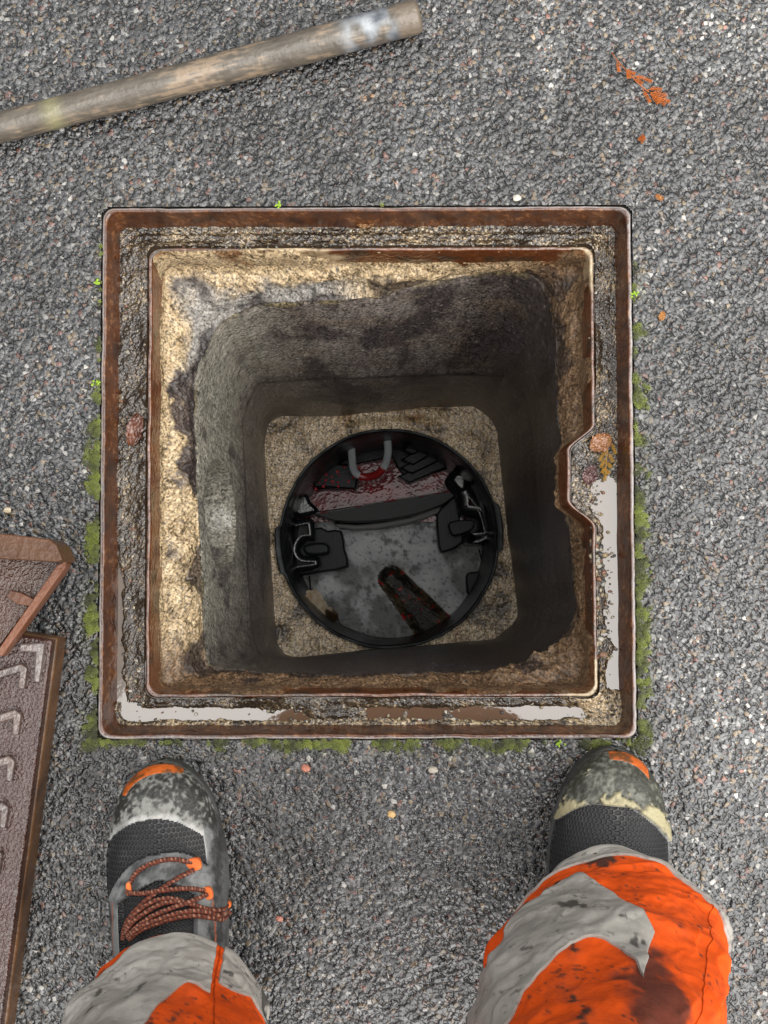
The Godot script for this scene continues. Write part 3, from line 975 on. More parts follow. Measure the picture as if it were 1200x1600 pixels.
	bits("lug_knob", [Vector2(0.128, -0.073), Vector2(0.1357, -0.0866), Vector2(0.1505, -0.0866), Vector2(0.1577, -0.075), Vector2(0.1559, -0.0558), Vector2(0.144, -0.0525), Vector2(0.1355, -0.0602)], -1.1, -1.015, 0.009, ink, shiny, lug, 4)
	bits("lug_plate", [Vector2(-0.1193, 0.0091), Vector2(-0.0931, 0.0135), Vector2(-0.0686, 0.0136), Vector2(-0.0625, 0.0476), Vector2(-0.0573, 0.079), Vector2(-0.1061, 0.0889), Vector2(-0.1584, 0.0954), Vector2(-0.1628, 0.0779)], -1.16, -1.085, 0.004, coal, black, t, 2)
	var lug2 := part("lug", plate(round_loop([Vector2(-0.1599, 0.0036), Vector2(-0.1428, -0.0045), Vector2(-0.1204, -0.0062), Vector2(-0.1144, 0.0102), Vector2(-0.1152, 0.0317), Vector2(-0.1341, 0.0338), Vector2(-0.1418, 0.0488), Vector2(-0.1341, 0.06), Vector2(-0.1074, 0.0626), Vector2(-0.1057, 0.081), Vector2(-0.1297, 0.0874), Vector2(-0.1576, 0.0882), Vector2(-0.1641, 0.0702), Vector2(-0.165, 0.0359)], 4), -1.16, -1.035, 0.010, ink), shiny, t)
	bits("lug_bar", [Vector2(-0.1334, 0.0414), Vector2(-0.1035, 0.0364), Vector2(-0.0898, 0.0415), Vector2(-0.0906, 0.0561), Vector2(-0.1163, 0.0594), Vector2(-0.1313, 0.056)], -1.1, -1.04, 0.005, coal, black, lug2, 3)
	bits("lug_knob", [Vector2(-0.1507, -0.0323), Vector2(-0.1422, -0.0486), Vector2(-0.1284, -0.0494), Vector2(-0.1216, -0.0365), Vector2(-0.107, -0.0193), Vector2(-0.1335, -0.01), Vector2(-0.1485, -0.0117)], -1.13, -1.03, 0.008, ink, shiny, lug2, 4)
	bits("floor_tab", [Vector2(0.1592, 0.0954), Vector2(0.1747, 0.0875), Vector2(0.2057, 0.0889), Vector2(0.2099, 0.122), Vector2(0.1965, 0.1396), Vector2(0.1656, 0.1373)], -1.16, -1.125, 0.004, coal, black, t, 3)
	# seams of the floor panels
	for s in [[Vector3(-0.1302, -1.142, 0.0947), Vector3(-0.1284, -1.142, 0.1124), Vector3(-0.1257, -1.142, 0.1346)], [Vector3(0.1845, -1.142, 0.0464), Vector3(0.1888, -1.142, 0.0687), Vector3(0.1896, -1.142, 0.0886)]]:
		part("seam", tube(curve(s, 10), [0.0014], 6, func(u, an): return ink), black, t)
	# black stepped ribs and the block on the left, beyond the water
	var steps := [[Vector2(0.0337, -0.0851), Vector2(0.0552, -0.0721), Vector2(0.1374, -0.1066), Vector2(0.1202, -0.1196)], [Vector2(0.038, -0.0994), Vector2(0.0595, -0.0877), Vector2(0.1242, -0.1186), Vector2(0.107, -0.1316)], [Vector2(0.0401, -0.1136), Vector2(0.0616, -0.1027), Vector2(0.1067, -0.1285), Vector2(0.0896, -0.1393)], [Vector2(0.0423, -0.1297), Vector2(0.0615, -0.1202), Vector2(0.0893, -0.1361), Vector2(0.0723, -0.146)]]
	for k in 4:
		bits("rib", steps[k], -1.16, -1.075 + 0.012 * k, 0.003, ink * 0.8, black, t, 1)
	part("dark_back_plate", plate([Vector2(-0.1667, -0.0611), Vector2(-0.1319, -0.1179), Vector2(-0.0621, -0.1593), Vector2(0.0208, -0.1744), Vector2(0.0949, -0.1567), Vector2(0.1557, -0.1084), Vector2(0.1252, -0.0997), Vector2(0.0554, -0.0746), Vector2(0.0346, -0.1), Vector2(0.0229, -0.1219), Vector2(-0.0142, -0.1132), Vector2(-0.0491, -0.1067), Vector2(-0.0382, -0.0827), Vector2(-0.0426, -0.0608), Vector2(-0.0926, -0.0627)], -1.17, -1.09, 0.003, ink * 0.6), black, t)  # black plate added behind the bail for the dark far interior
	var blk := part("channel_block", plate([Vector2(-0.1284, -0.0769), Vector2(-0.0917, -0.1072), Vector2(-0.0484, -0.107), Vector2(-0.0376, -0.081), Vector2(-0.042, -0.0602), Vector2(-0.0917, -0.0638), Vector2(-0.1349, -0.0648)], -1.16, -1.07, 0.004, ink), black, t)
	for k in 26:
		var at := Vector2(-0.0832, -0.0772) + Vector2(rng.randfn(0, 0.022), rng.randfn(0, 0.010))
		var r := rng.randf_range(0.0012, 0.0034)
		var drop := []
		for q in 7:
			drop.append(at + Vector2(cos(TAU * q / 7), sin(TAU * q / 7)) * r * rng.randf_range(0.6, 1.2))
		part("dye_spot", plate(drop, -1.072, -1.0685, 0.001, lin(0.55, 0.012, 0.02)), wet, blk)
	# grey bail hanging over the inlet
	part("bail_handle", tube(curve([Vector3(-0.0474, -0.96, -0.1352), Vector3(-0.046, -0.98, -0.1121), Vector3(-0.0445, -1, -0.0929), Vector3(-0.0363, -1.01, -0.0819), Vector3(-0.0194, -1.01, -0.0776), Vector3(-0.0002, -1, -0.0835), Vector3(0.0118, -0.99, -0.0982), Vector3(0.017, -0.97, -0.1173), Vector3(0.0163, -0.95, -0.1381)], 60), [0.0068], 12, func(u, an): return lin(0.30, 0.02, 0.02) if u > 0.40 and u < 0.70 else lin(0.50, 0.53, 0.55), true, 0.6), dim(material(0.35, 0.4), 0.5), t)
	# torn pale scrap
	var scrap := thing("torn_scrap", "torn cream and brown scrap lying inside the black chamber's left edge", "litter", Vector3(-0.1096, -1.13, 0.1632))
	var sp := PackedVector3Array()
	var sc := PackedColorArray()
	var q0 := Vector3(-0.1312, -0.99, 0.1348)
	var q1 := Vector3(-0.0815, -1.08, 0.1857)
	for j in 24:
		for i in 24:
			var u := i / 23.0
			var w := (j / 23.0 - 0.5)
			var ax := q1 - q0
			var pr := Vector3(-ax.z, 0, ax.x).normalized() * 0.052 * (1.0 - 0.35 * u + 0.25 * n_mid.get_noise_2d(u * 0.09, w * 0.09))
			var v := q0 + ax * (u + 0.12 * n_mid.get_noise_2d(w * 0.13, 4.0)) + pr * w + Vector3.UP * (0.010 + 0.012 * cos(w * 4.0) + 0.004 * n_mid.get_noise_2d(u * 0.1, w * 0.1 + 2.0))
			sp.append(v)
			sc.append(mixc(mixc(lin(0.62, 0.54, 0.42), lin(0.36, 0.22, 0.10), 0.3 + n3(n_mid, v, 1.5)), lin(0.04, 0.025, 0.015), sst(0.55, 0.72, u + 0.25 * n3(n_mid, v, 1.2))))
	part("sheet", grid(sp, sc, 24, 24, false, -1), material(0.4, 0.5), scrap)

# ---------------------------------------------------------------- covers on the left
func box_between(a: Vector3, b: Vector3, w: float, h: float) -> Array:
	var d := Vector2(b.x - a.x, b.z - a.z).normalized() * 1.0
	var s := Vector2(-d.y, d.x) * w * 0.5
	return [Vector2(a.x, a.z) - s, Vector2(b.x, b.z) - s, Vector2(b.x, b.z) + s, Vector2(a.x, a.z) + s]

func covers() -> void:
	var iron := dim(material(0.13, 0.60, tex_fine, 0.14, 13.0), 0.62)
	var brown := lin(0.055, 0.021, 0.014)
	var c0 := Vector2(-0.317, 0.176)
	var down := (Vector2(-0.3629, 0.5506) - c0).normalized()
	var left := (Vector2(-0.3703, 0.1681) - c0).normalized()
	var t := thing("manhole_cover", "rusty manhole cover lying face up, its raised chevron treads wet", "manhole cover", Vector3(c0.x - 0.1, 0, c0.y + 0.2))
	var out := [c0, c0 + down * 0.52, c0 + down * 0.52 + left * 0.30, c0 + left * 0.30]
	var fine := []
	for k in 4:
		for s in 30:
			fine.append(out[k].lerp(out[(k + 1) % 4], s / 30.0))
	part("tread_plate", plate(fine, 0.012, 0.050, 0.003, brown, 0.6), iron, t)
	# skirt that sticks out below the plate
	var o2 := inset(fine, 0.0035 if not Geometry2D.is_polygon_clockwise(PackedVector2Array(fine)) else -0.0035)
	var grown := []
	for k in fine.size():
		grown.append(fine[k] + (fine[k] - o2[k]).normalized() * 0.0025)
	part("skirt", plate(grown, 0.0, 0.036, 0.004, lin(0.085, 0.042, 0.018), 0.5), material(0.4, 0.5, tex_fine, 0.08, 8.0), t)
	var tread := dim(material(0.20, 0.7, tex_fine, 0.08, 9.0), 0.9)
	# chevrons in columns along the edge; each is an L of two bars
	var ex := -left
	var ey := down
	for col in 5:
		for row in 12:
			var up := col % 2 == 0
			var at: Vector2 = c0 + left * (0.036 + 0.026 * col) + ey * ((0.036 if up else 0.062) + row * 0.0465)
			if (at - c0).dot(ey) > 0.50:
				continue
			var k := 0.0170
			var pts := []
			for q in [Vector2(-0.9, 0.15), Vector2(0.55, -0.55), Vector2(0.95, -0.25), Vector2(0.95, 0.95), Vector2(0.52, 0.95), Vector2(0.50, 0.05), Vector2(-0.75, 0.62)]:
				var r: Vector2 = q if up else Vector2(q.x, -q.y) * 0.9
				pts.append(at + ex * r.x * k + ey * r.y * k)
			part("chevron", plate(pts, 0.0495, 0.0570, 0.0022, lin(0.085, 0.055, 0.045) * rng.randf_range(0.8, 1.2), 0.4), tread, t)
	var lc := []
	for q in [Vector2(-0.349, 0.179), Vector2(-0.3231, 0.179), Vector2(-0.3284, 0.2182), Vector2(-0.3343, 0.2175), Vector2(-0.3327, 0.1887), Vector2(-0.3482, 0.1874)]:
		lc.append(q)
	part("corner_tread", plate(lc, 0.0495, 0.0570, 0.0022, lin(0.13, 0.10, 0.09), 0.4), tread, t)
	# the other half, upside down on top of it
	var h := 0.062
	var s2 := thing("manhole_cover", "rusty triangular manhole cover half turned underside up, resting on the chevron cover", "manhole cover", Vector3(-0.3643, 0.05, 0.1307))
	var tri := [Vector2(-0.3023, 0.0977), Vector2(-0.3718, 0.1909), Vector2(-0.4934, 0.29), Vector2(-0.5615, 0.111), Vector2(-0.4817, 0.0792), Vector2(-0.3646, 0.0797)]
	part("web_plate", plate(tri, 0.060, 0.070, 0.002, lin(0.085, 0.032, 0.015), 0.6), iron, s2)
	var rustmat := dim(material(0.34, 0.40, tex_fine, 0.12, 7.0), 0.95)
	part("flange", plate([Vector2(-0.5012, 0.0662), Vector2(-0.3522, 0.0708), Vector2(-0.305, 0.0765), Vector2(-0.2975, 0.0827), Vector2(-0.2917, 0.0968), Vector2(-0.2979, 0.0986), Vector2(-0.3532, 0.0954), Vector2(-0.5027, 0.0883)], 0.062, 0.118, 0.0018, lin(0.085, 0.040, 0.020), 0.5), rustmat, s2)
	part("edge_wall", plate([Vector2(-0.2952, 0.0964), Vector2(-0.2976, 0.1045), Vector2(-0.3588, 0.191), Vector2(-0.3645, 0.1872), Vector2(-0.3052, 0.1008)], 0.062, 0.084, 0.0012, lin(0.13, 0.055, 0.032), 0.5), rustmat, s2)
	part("rib", plate([Vector2(-0.3572, 0.132), Vector2(-0.3523, 0.1257), Vector2(-0.3421, 0.1282), Vector2(-0.3268, 0.1358), Vector2(-0.3305, 0.1421), Vector2(-0.3457, 0.1396)], 0.062, 0.080, 0.0012, lin(0.11, 0.05, 0.03), 0.4), rustmat, s2)

# ---------------------------------------------------------------- pole, litter
func pole() -> void:
	var a := Vector3(-0.6103, 0.016, -0.3054)
	var b := Vector3(0.0564, 0.018, -0.4816)
	var pts := []
	var rad := []
	for k in 161:
		var u := k / 160.0
		var v := a.lerp(b, u)
		v.y = 0.0165
		v += Vector3(0.3, 0, 1).normalized() * 0.0015 * sin(u * PI)
		pts.append(v)
		rad.append(lerpf(0.0150, 0.0180, u) * (1.0 - 0.12 * sst(0.992, 1.0, u)) + 0.0004 * n_mid.get_noise_2d(u * 0.7, 0.0))
	var col := func(u: float, an: float) -> Color:
		var v := Vector3(u * 1.1, cos(an) * 0.02, sin(an) * 0.02)
		var m := 0.6 * n3(n_mid, Vector3(v.x * 0.35, v.y * 1.6, v.z * 1.6), 0.8) + 0.6 * n3(n_mid, Vector3(v.x * 0.5, v.y * 6.0, v.z * 6.0), 1.3)
		var g := n3(n_hi, Vector3(v.x * 0.5, v.y, v.z), 0.5)
		var c := mixc(lin(0.105, 0.088, 0.068), lin(0.17, 0.145, 0.115), 0.5 + m + 0.3 * g)
		var st := n3(n_hi, Vector3(v.x * 0.12, v.y * 1.2, v.z * 1.2), 0.6)
		c = c * (0.95 + 0.28 * st)
		c = mixc(c, lin(0.33, 0.24, 0.16), sst(0.1, 0.35, m * 0.8 + 0.25 * g + 0.18 * stain(u, 0.0, Vector2(0.66, 0.0), 0.07, 1.0) - 0.02) * 0.8)
		var end := sst(0.86, 0.90, u)
		c = mixc(c, mixc(lin(0.09, 0.10, 0.12), lin(0.40, 0.42, 0.44), 0.5 + n3(n_mid, v, 0.9) * 1.3), end * sst(-0.2, 0.3, n3(n_lo, v, 2.0) + 0.25) * (1.0 - sst(0.955, 0.97, u)))
		c = mixc(c, lin(0.20, 0.155, 0.115), sst(0.955, 0.972, u) * 0.7)
		return mixc(c, lin(0.35, 0.33, 0.16), stain(u, 0.0, Vector2(0.42, 0.0), 0.015, 1.0) * 0.5)
	var t := thing("wooden_pole", "long muddy grey brown pole lying on the asphalt beyond the manhole", "pole", a.lerp(b, 0.5) * Vector3(1, 0, 1))
	part("shaft", tube(pts, rad, 64, col), dim(material(0.36, 0.5, tex_fine, 0.10, 6.0), 0.62), t)

func leaflet(st: SurfaceTool, a: Vector3, b: Vector3, w: float, c0: Color, c1: Color, lift := 0.001) -> void:
	var d := (b - a)
	var s := d.cross(Vector3.UP).normalized() * w
	var m := a + d * 0.45
	var cc := [c0.linear_to_srgb(), c1.linear_to_srgb()]
	for q in [[a, m - s, m + Vector3.UP * lift], [a, m + Vector3.UP * lift, m + s], [m - s, b, m + Vector3.UP * lift], [m + Vector3.UP * lift, b, m + s]]:
		for k in [0, 1, 2]:
			st.set_color(cc[1] if q[k] == b else cc[0])
			st.set_smooth_group(-1)
			st.add_vertex(q[k])

func sprig(called: String, label: String, stem: Array, sprays: Array, c0: Color, c1: Color, w: float) -> void:
	var t := thing(called, label, "sprig", stem[0] * Vector3(1, 1, 1))
	part("stem", tube(curve(stem, 24), [0.0008, 0.0005], 6, func(u, an): return mixc(c0 * 0.55, c0, u)), plainish(), t)
	for s in sprays:
		var st := SurfaceTool.new()
		st.begin(Mesh.PRIMITIVE_TRIANGLES)
		var pts: Array = curve(s, 9)
		for k in 8:
			var a: Vector3 = pts[k]
			var d: Vector3 = pts[k + 1] - pts[k]
			var side := d.cross(Vector3.UP).normalized()
			var tone := rng.randf_range(0.75, 1.15)
			leaflet(st, a, a + d * 1.9, w * 0.55, c0 * tone, c1 * tone)
			if k > 1:
				leaflet(st, a, a + d * 1.6 + side * w * 2.3, w * 0.45, c0 * tone, c1 * tone)
				leaflet(st, a, a + d * 1.6 - side * w * 2.3, w * 0.45, c0 * tone, c1 * tone)
		st.generate_normals()
		part("spray", st.commit(), plainish(), t)

func plainish() -> StandardMaterial3D:
	return dim(material(0.5, 0.4), 0.85)

func crumpled(called: String, label: String, at: Vector3, len: float, wid: float, turn: float, c0: Color, c1: Color, curl: float) -> void:
	var t := thing(called, label, "leaf", at)
	var p := PackedVector3Array()
	var c := PackedColorArray()
	var sd := rng.randf() * 50.0
	for j in 22:
		for i in 22:
			var u := i / 21.0
			var w := j / 21.0 * 2.0 - 1.0
			var half := wid * sqrt(maxf(sin(PI * clampf(u, 0.02, 0.98)), 0.0)) * (1.0 + 0.35 * n_lo.get_noise_2d(u * 0.5 + sd, w * 0.3))
			var v := Vector3((u - 0.5) * len, 0.001 + curl * (w * w * 0.5 + 0.5 * sin(u * 5.0 + sd) ** 2) + 0.0025 * n_lo.get_noise_2d(u * 0.6 + sd, w * 0.4 + sd), w * half)
			v = v.rotated(Vector3.UP, turn) + at
			p.append(v)
			c.append(mixc(c0, c1, 0.5 + n3(n_mid, v, 1.5) * 1.2 + 0.3 * (1.0 - absf(w))))
	part("blade", grid(p, c, 22, 22, false, -1), dim(material(0.22, 0.6), 0.6), t)

func litter() -> void:
	var o0 := lin(0.42, 0.12, 0.03)
	var o1 := lin(0.72, 0.27, 0.07)
	# the drawing of it: 6.667 times enlarged from its corner
	sprig("cedar_sprig", "dry orange cedar sprig on the asphalt beyond the manhole", [Vector3(0.2617, 0.003, -0.4464), Vector3(0.2675, 0.004, -0.4376), Vector3(0.2768, 0.003, -0.427), Vector3(0.2887, 0.004, -0.413), Vector3(0.301, 0.003, -0.4029)],
		[[Vector3(0.267, 0.004, -0.4371), Vector3(0.2685, 0.004, -0.4308), Vector3(0.2694, 0.004, -0.4251)], [Vector3(0.2746, 0.004, -0.4282), Vector3(0.2796, 0.004, -0.425), Vector3(0.2862, 0.004, -0.4224)], [Vector3(0.2766, 0.004, -0.4256), Vector3(0.2791, 0.004, -0.4214), Vector3(0.2801, 0.004, -0.4177)], [Vector3(0.2826, 0.004, -0.4193), Vector3(0.2928, 0.004, -0.4187), Vector3(0.3035, 0.004, -0.4139)], [Vector3(0.2847, 0.004, -0.4172), Vector3(0.2887, 0.004, -0.4151), Vector3(0.2938, 0.004, -0.4119)], [Vector3(0.2937, 0.004, -0.4067), Vector3(0.2977, 0.004, -0.3994), Vector3(0.3017, 0.004, -0.3921)], [Vector3(0.2988, 0.004, -0.4046), Vector3(0.3059, 0.004, -0.4066), Vector3(0.3141, 0.004, -0.405)], [Vector3(0.3018, 0.004, -0.4025), Vector3(0.31, 0.004, -0.4014), Vector3(0.3191, 0.004, -0.3982)], [Vector3(0.3018, 0.004, -0.402), Vector3(0.3109, 0.004, -0.3972), Vector3(0.3221, 0.004, -0.392)], [Vector3(0.3023, 0.004, -0.4009), Vector3(0.3099, 0.004, -0.3952), Vector3(0.3174, 0.004, -0.3889)], [Vector3(0.3018, 0.004, -0.4009), Vector3(0.3068, 0.004, -0.3952), Vector3(0.3108, 0.004, -0.3905)]], o0, o1, 0.0011)
	sprig("cedar_sprig", "tiny orange cedar tip below the large sprig on the asphalt", [Vector3(0.2938, 0.003, -0.3587), Vector3(0.2932, 0.003, -0.354), Vector3(0.2927, 0.003, -0.3499)],
		[[Vector3(0.2936, 0.004, -0.3568), Vector3(0.2915, 0.004, -0.3537), Vector3(0.2894, 0.004, -0.3506)], [Vector3(0.2934, 0.004, -0.3558), Vector3(0.293, 0.004, -0.3516), Vector3(0.293, 0.004, -0.3475)], [Vector3(0.2936, 0.004, -0.3568), Vector3(0.2949, 0.004, -0.3537), Vector3(0.2952, 0.004, -0.3506)]], o0, o1, 0.0008)
	sprig("cedar_sprig", "yellow and orange cedar sprig in the notch of the iron frame", [Vector3(0.2586, -0.024, -0.0347), Vector3(0.2566, -0.023, -0.0234), Vector3(0.2552, -0.023, -0.0114), Vector3(0.2544, -0.024, 0.0022), Vector3(0.2537, -0.026, 0.0097)],
		[[Vector3(0.2599, -0.024, -0.033), Vector3(0.2628, -0.024, -0.0261), Vector3(0.2653, -0.024, -0.0192)], [Vector3(0.2572, -0.024, -0.0244), Vector3(0.252, -0.024, -0.0184), Vector3(0.2481, -0.024, -0.0115)], [Vector3(0.2568, -0.024, -0.0201), Vector3(0.2601, -0.024, -0.0158), Vector3(0.2626, -0.024, -0.0107)], [Vector3(0.2558, -0.024, -0.015), Vector3(0.2524, -0.024, -0.0098), Vector3(0.2493, -0.024, -0.0047)], [Vector3(0.2558, -0.024, -0.0107), Vector3(0.2583, -0.024, -0.0072), Vector3(0.2604, -0.024, -0.0047)], [Vector3(0.2549, -0.024, -0.0064), Vector3(0.2527, -0.024, -0.0021), Vector3(0.2508, -0.024, 0.0013)], [Vector3(0.2549, -0.024, -0.003), Vector3(0.2565, -0.024, -0.0004), Vector3(0.2576, -0.024, 0.0022)], [Vector3(0.2548, -0.024, -0.0004), Vector3(0.2542, -0.024, 0.0047), Vector3(0.2534, -0.024, 0.0095)]], lin(0.42, 0.22, 0.04), lin(0.62, 0.50, 0.07), 0.0010)
	crumpled("dead_leaf", "wet orange brown leaf above the yellow sprig in the frame's notch", Vector3(0.2495, -0.027, -0.0311), 0.026, 0.010, 0.5, lin(0.20, 0.065, 0.018), lin(0.36, 0.15, 0.05), 0.004)
	crumpled("dead_leaf", "dark purple brown leaf in the water of the frame's notch", Vector3(0.2386, -0.03, 0.003), 0.022, 0.008, 1.3, lin(0.06, 0.02, 0.02), lin(0.16, 0.07, 0.06), 0.004)
	crumpled("dead_leaf", "curled reddish brown leaf in the left channel of the frame", Vector3(-0.2482, -0.024, -0.0459), 0.036, 0.009, 1.35, lin(0.09, 0.028, 0.014), lin(0.19, 0.07, 0.035), 0.007)
	crumpled("dead_leaf", "small orange leaf fragment right of the frame, high on the asphalt", Vector3(0.3114, 0.003, -0.1619), 0.011, 0.0035, 1.2, lin(0.5, 0.18, 0.05), lin(0.62, 0.28, 0.08), 0.001)
	crumpled("dead_leaf", "small orange leaf fragment by the frame's far right corner", Vector3(0.3103, 0.003, -0.2887), 0.010, 0.003, -0.4, lin(0.5, 0.18, 0.05), lin(0.62, 0.28, 0.08), 0.001)
	crumpled("dead_leaf", "brown leaf fragment on the silt along the frame's far side", Vector3(-0.001, -0.026, -0.2694), 0.020, 0.005, 0.1, lin(0.24, 0.10, 0.03), lin(0.36, 0.18, 0.06), 0.003)
	var seed_at := [[Vector3(-0.1695, -0.027, -0.2746), "tiny green seedling on the silt of the frame's far channel"], [Vector3(-0.2858, 0.001, -0.2001), "tiny green seedling in the crack left of the frame, highest of them"], [Vector3(-0.286, 0.001, -0.092), "tiny green seedling in the crack left of the frame, above the moss"], [Vector3(0.201, 0.001, 0.2862), "bright green seedling under the frame's near edge by the right shoe"], [Vector3(-0.093, 0.001, -0.282), "tiny green seedling against the far edge of the frame"], [Vector3(0.2823, 0.001, -0.1857), "pale green seedling right of the frame below its far corner"]]
	for s in seed_at:
		var t := thing("seedling", s[1], "seedling", s[0])
		for k in 6:
			var st := SurfaceTool.new()
			st.begin(Mesh.PRIMITIVE_TRIANGLES)
			var d := Vector3(cos(k * 1.05 + 0.3), 0.25, sin(k * 1.05 + 0.3)) * rng.randf_range(0.0028, 0.0048)
			var o: Vector3 = s[0] + Vector3(rng.randfn(0, 0.0015), 0.002, rng.randfn(0, 0.0015))
			leaflet(st, o, o + d, 0.0014, lin(0.22, 0.36, 0.03), lin(0.36, 0.50, 0.06))
			st.generate_normals()
			part("leaf", st.commit(), plainish(), t)
	var stone_at := [[Vector3(0.1601, 0, -0.2895), 0.0042, lin(0.55, 0.53, 0.44), "pale cream pebble against the far edge of the frame"], [Vector3(0.0254, 0, 0.3578), 0.0040, lin(0.62, 0.40, 0.16), "yellow tan pebble on the asphalt between the two shoes"], [Vector3(-0.0636, 0, 0.3104), 0.0042, lin(0.45, 0.17, 0.11), "pink brick chip below the near edge of the frame"], [Vector3(0.0681, 0, 0.3125), 0.0044, lin(0.42, 0.37, 0.30), "round pale grey pebble below the near edge of the frame"], [Vector3(-0.378, 0, 0.0412), 0.0035, lin(0.62, 0.52, 0.36), "cream pebble above the rusty covers by the left border"], [Vector3(-0.0905, 0, 0.4644), 0.0034, lin(0.44, 0.17, 0.12), "red brick chip to the right of the laced shoe"]]
	for s in stone_at:
		var t := thing("pebble", s[3], "pebble", s[0])
		part("stone", pebble_mesh(s[0] + Vector3(0, s[1] * 0.35, 0), s[1], s[2]), dim(material(0.4, 0.5, tex_fine, 0.05, 20.0), 0.65), t)
	grit()

func pebble_mesh(at: Vector3, r: float, col: Color) -> ArrayMesh:
	var p := PackedVector3Array()
	var c := PackedColorArray()
	var off := rng.randf() * 9.0
	for j in 10:
		for i in 16:
			var la := PI * j / 9.0
			var an := TAU * i / 16.0
			var d := Vector3(sin(la) * cos(an), cos(la), sin(la) * sin(an))
			var k := 1.0 + 0.45 * n_lo.get_noise_3d(d.x * 0.09 + off, d.y * 0.09, d.z * 0.09)
			p.append(at + d * Vector3(1.15, 0.6, 0.9) * r * k)
			c.append(col * (0.85 + 0.4 * rng.randf()))
	return grid(p, c, 16, 10, true, 1)

func grit() -> void:
	# loose grit, too much to count, over silt and asphalt
	var base := pebble_mesh(Vector3.ZERO, 1.0, Color.WHITE)
	var where: Array[Transform3D] = []
	var tint := PackedColorArray()
	var cols := [lin(0.30, 0.22, 0.12), lin(0.10, 0.08, 0.06), lin(0.42, 0.36, 0.24), lin(0.22, 0.10, 0.05), lin(0.05, 0.045, 0.04), lin(0.5, 0.47, 0.4)]
	for k in 2600:
		var s := rng.randi() % 4
		var al := rng.randf_range(-0.265, 0.265)
		var ac := rng.randf_range(0.24, 0.266)
		var v := [Vector3(-ac, 0, al), Vector3(ac, 0, al), Vector3(al, 0, ac), Vector3(al, 0, -ac)][s] as Vector3
		var y := WATER_Y + 0.002
		var wet := puddle_depth(v.x, v.z, clampf((0.2695 - maxf(absf(v.x), absf(v.z))) / 0.031, 0.0, 1.0))
		if wet > 0.3 and not (s == 1 and v.z > 0.08 and v.z < 0.2 and v.x < 0.262) and rng.randf() < 0.96:
			continue
		var r := rng.randf_range(0.0006, 0.0019)
		if s == 1 and v.z > 0.06 and v.z < 0.2 and v.x < 0.255:
			r *= 1.8
		elif rng.randf() < 0.35:
			r *= 0.6
		where.append(Transform3D(Basis(Vector3.UP, rng.randf() * TAU).scaled(Vector3(r, r, r)), Vector3(v.x, y, v.z)))
		tint.append(cols[rng.randi() % 6] * rng.randf_range(0.7, 1.2))
	var mm := MultiMesh.new()
	mm.transform_format = MultiMesh.TRANSFORM_3D
	mm.use_colors = true
	mm.mesh = base
	mm.instance_count = where.size()
	for k in where.size():
		mm.set_instance_transform(k, where[k])
		mm.set_instance_color(k, tint[k])
	var o := MultiMeshInstance3D.new()
	o.name = "gravel"
	o.multimesh = mm
	var m := StandardMaterial3D.new()
	m.vertex_color_use_as_albedo = true
	m.albedo_color = Color(0.6, 0.6, 0.6).linear_to_srgb()
	m.roughness = 0.3
	o.material_override = m
	add_child(o)
	o.set_meta("kind", "stuff")

# ---------------------------------------------------------------- person
var hex_mat: StandardMaterial3D

func hex_material() -> void:
	var s := 256
	var im := Image.create(s, s, false, Image.FORMAT_RGB8)
	var hi := Image.create(s, s, false, Image.FORMAT_L8)
	var nx := 8
	var w := float(s) / nx
	var hh := float(s) / 8.0
	for y in s:
		for x in s:
			var best := 1e9
			for r in range(int(y / hh) - 1, int(y / hh) + 3):
				for q in range(int(x / w) - 1, int(x / w) + 3):
					var cx := (q + (0.5 if posmod(r, 2) else 0.0)) * w
					var cy := r * hh
					best = minf(best, Vector2((x - cx) / w, (y - cy) / hh * 0.9).length())
			var e := sst(0.30, 0.46, best)
			var g := lerpf(0.06, 0.42, e)
			im.set_pixel(x, y, Color(g, g, g * 1.04))
			hi.set_pixel(x, y, Color(e, e, e))
	hex_mat = StandardMaterial3D.new()
	hex_mat.albedo_texture = ImageTexture.create_from_image(im)
	hex_mat.heightmap_enabled = true
	hex_mat.heightmap_texture = ImageTexture.create_from_image(hi)
	hex_mat.albedo_color = Color(0.6, 0.6, 0.6).linear_to_srgb()
	hex_mat.heightmap_scale = 0.30
	hex_mat.roughness = 0.55
	hex_mat.vertex_color_use_as_albedo = true
	hex_mat.vertex_color_is_srgb = true

func table(t: Array, x: float) -> float:
	for k in t.size() - 1:
		if x <= t[k + 1][0]:
			var f: float = (x - t[k][0]) / (t[k + 1][0] - t[k][0])
			f = clampf(f, 0.0, 1.0)
			var p0: float = t[maxi(k - 1, 0)][1]
			var p3: float = t[mini(k + 2, t.size() - 1)][1]
			return cubic_interpolate(t[k][1], t[k + 1][1], p0, p3, f)
	return t[t.size() - 1][1]

const HALF := [[0.0, 0.040], [0.1, 0.046], [0.2, 0.054], [0.33, 0.0595], [0.45, 0.058], [0.6, 0.0545], [0.8, 0.048], [1.0, 0.034]]
const TOP := [[0.0, 0.046], [0.08, 0.055], [0.2, 0.064], [0.3, 0.073], [0.4, 0.086], [0.5, 0.098], [0.6, 0.110], [0.8, 0.118], [1.0, 0.110]]
const SHOE := 0.305

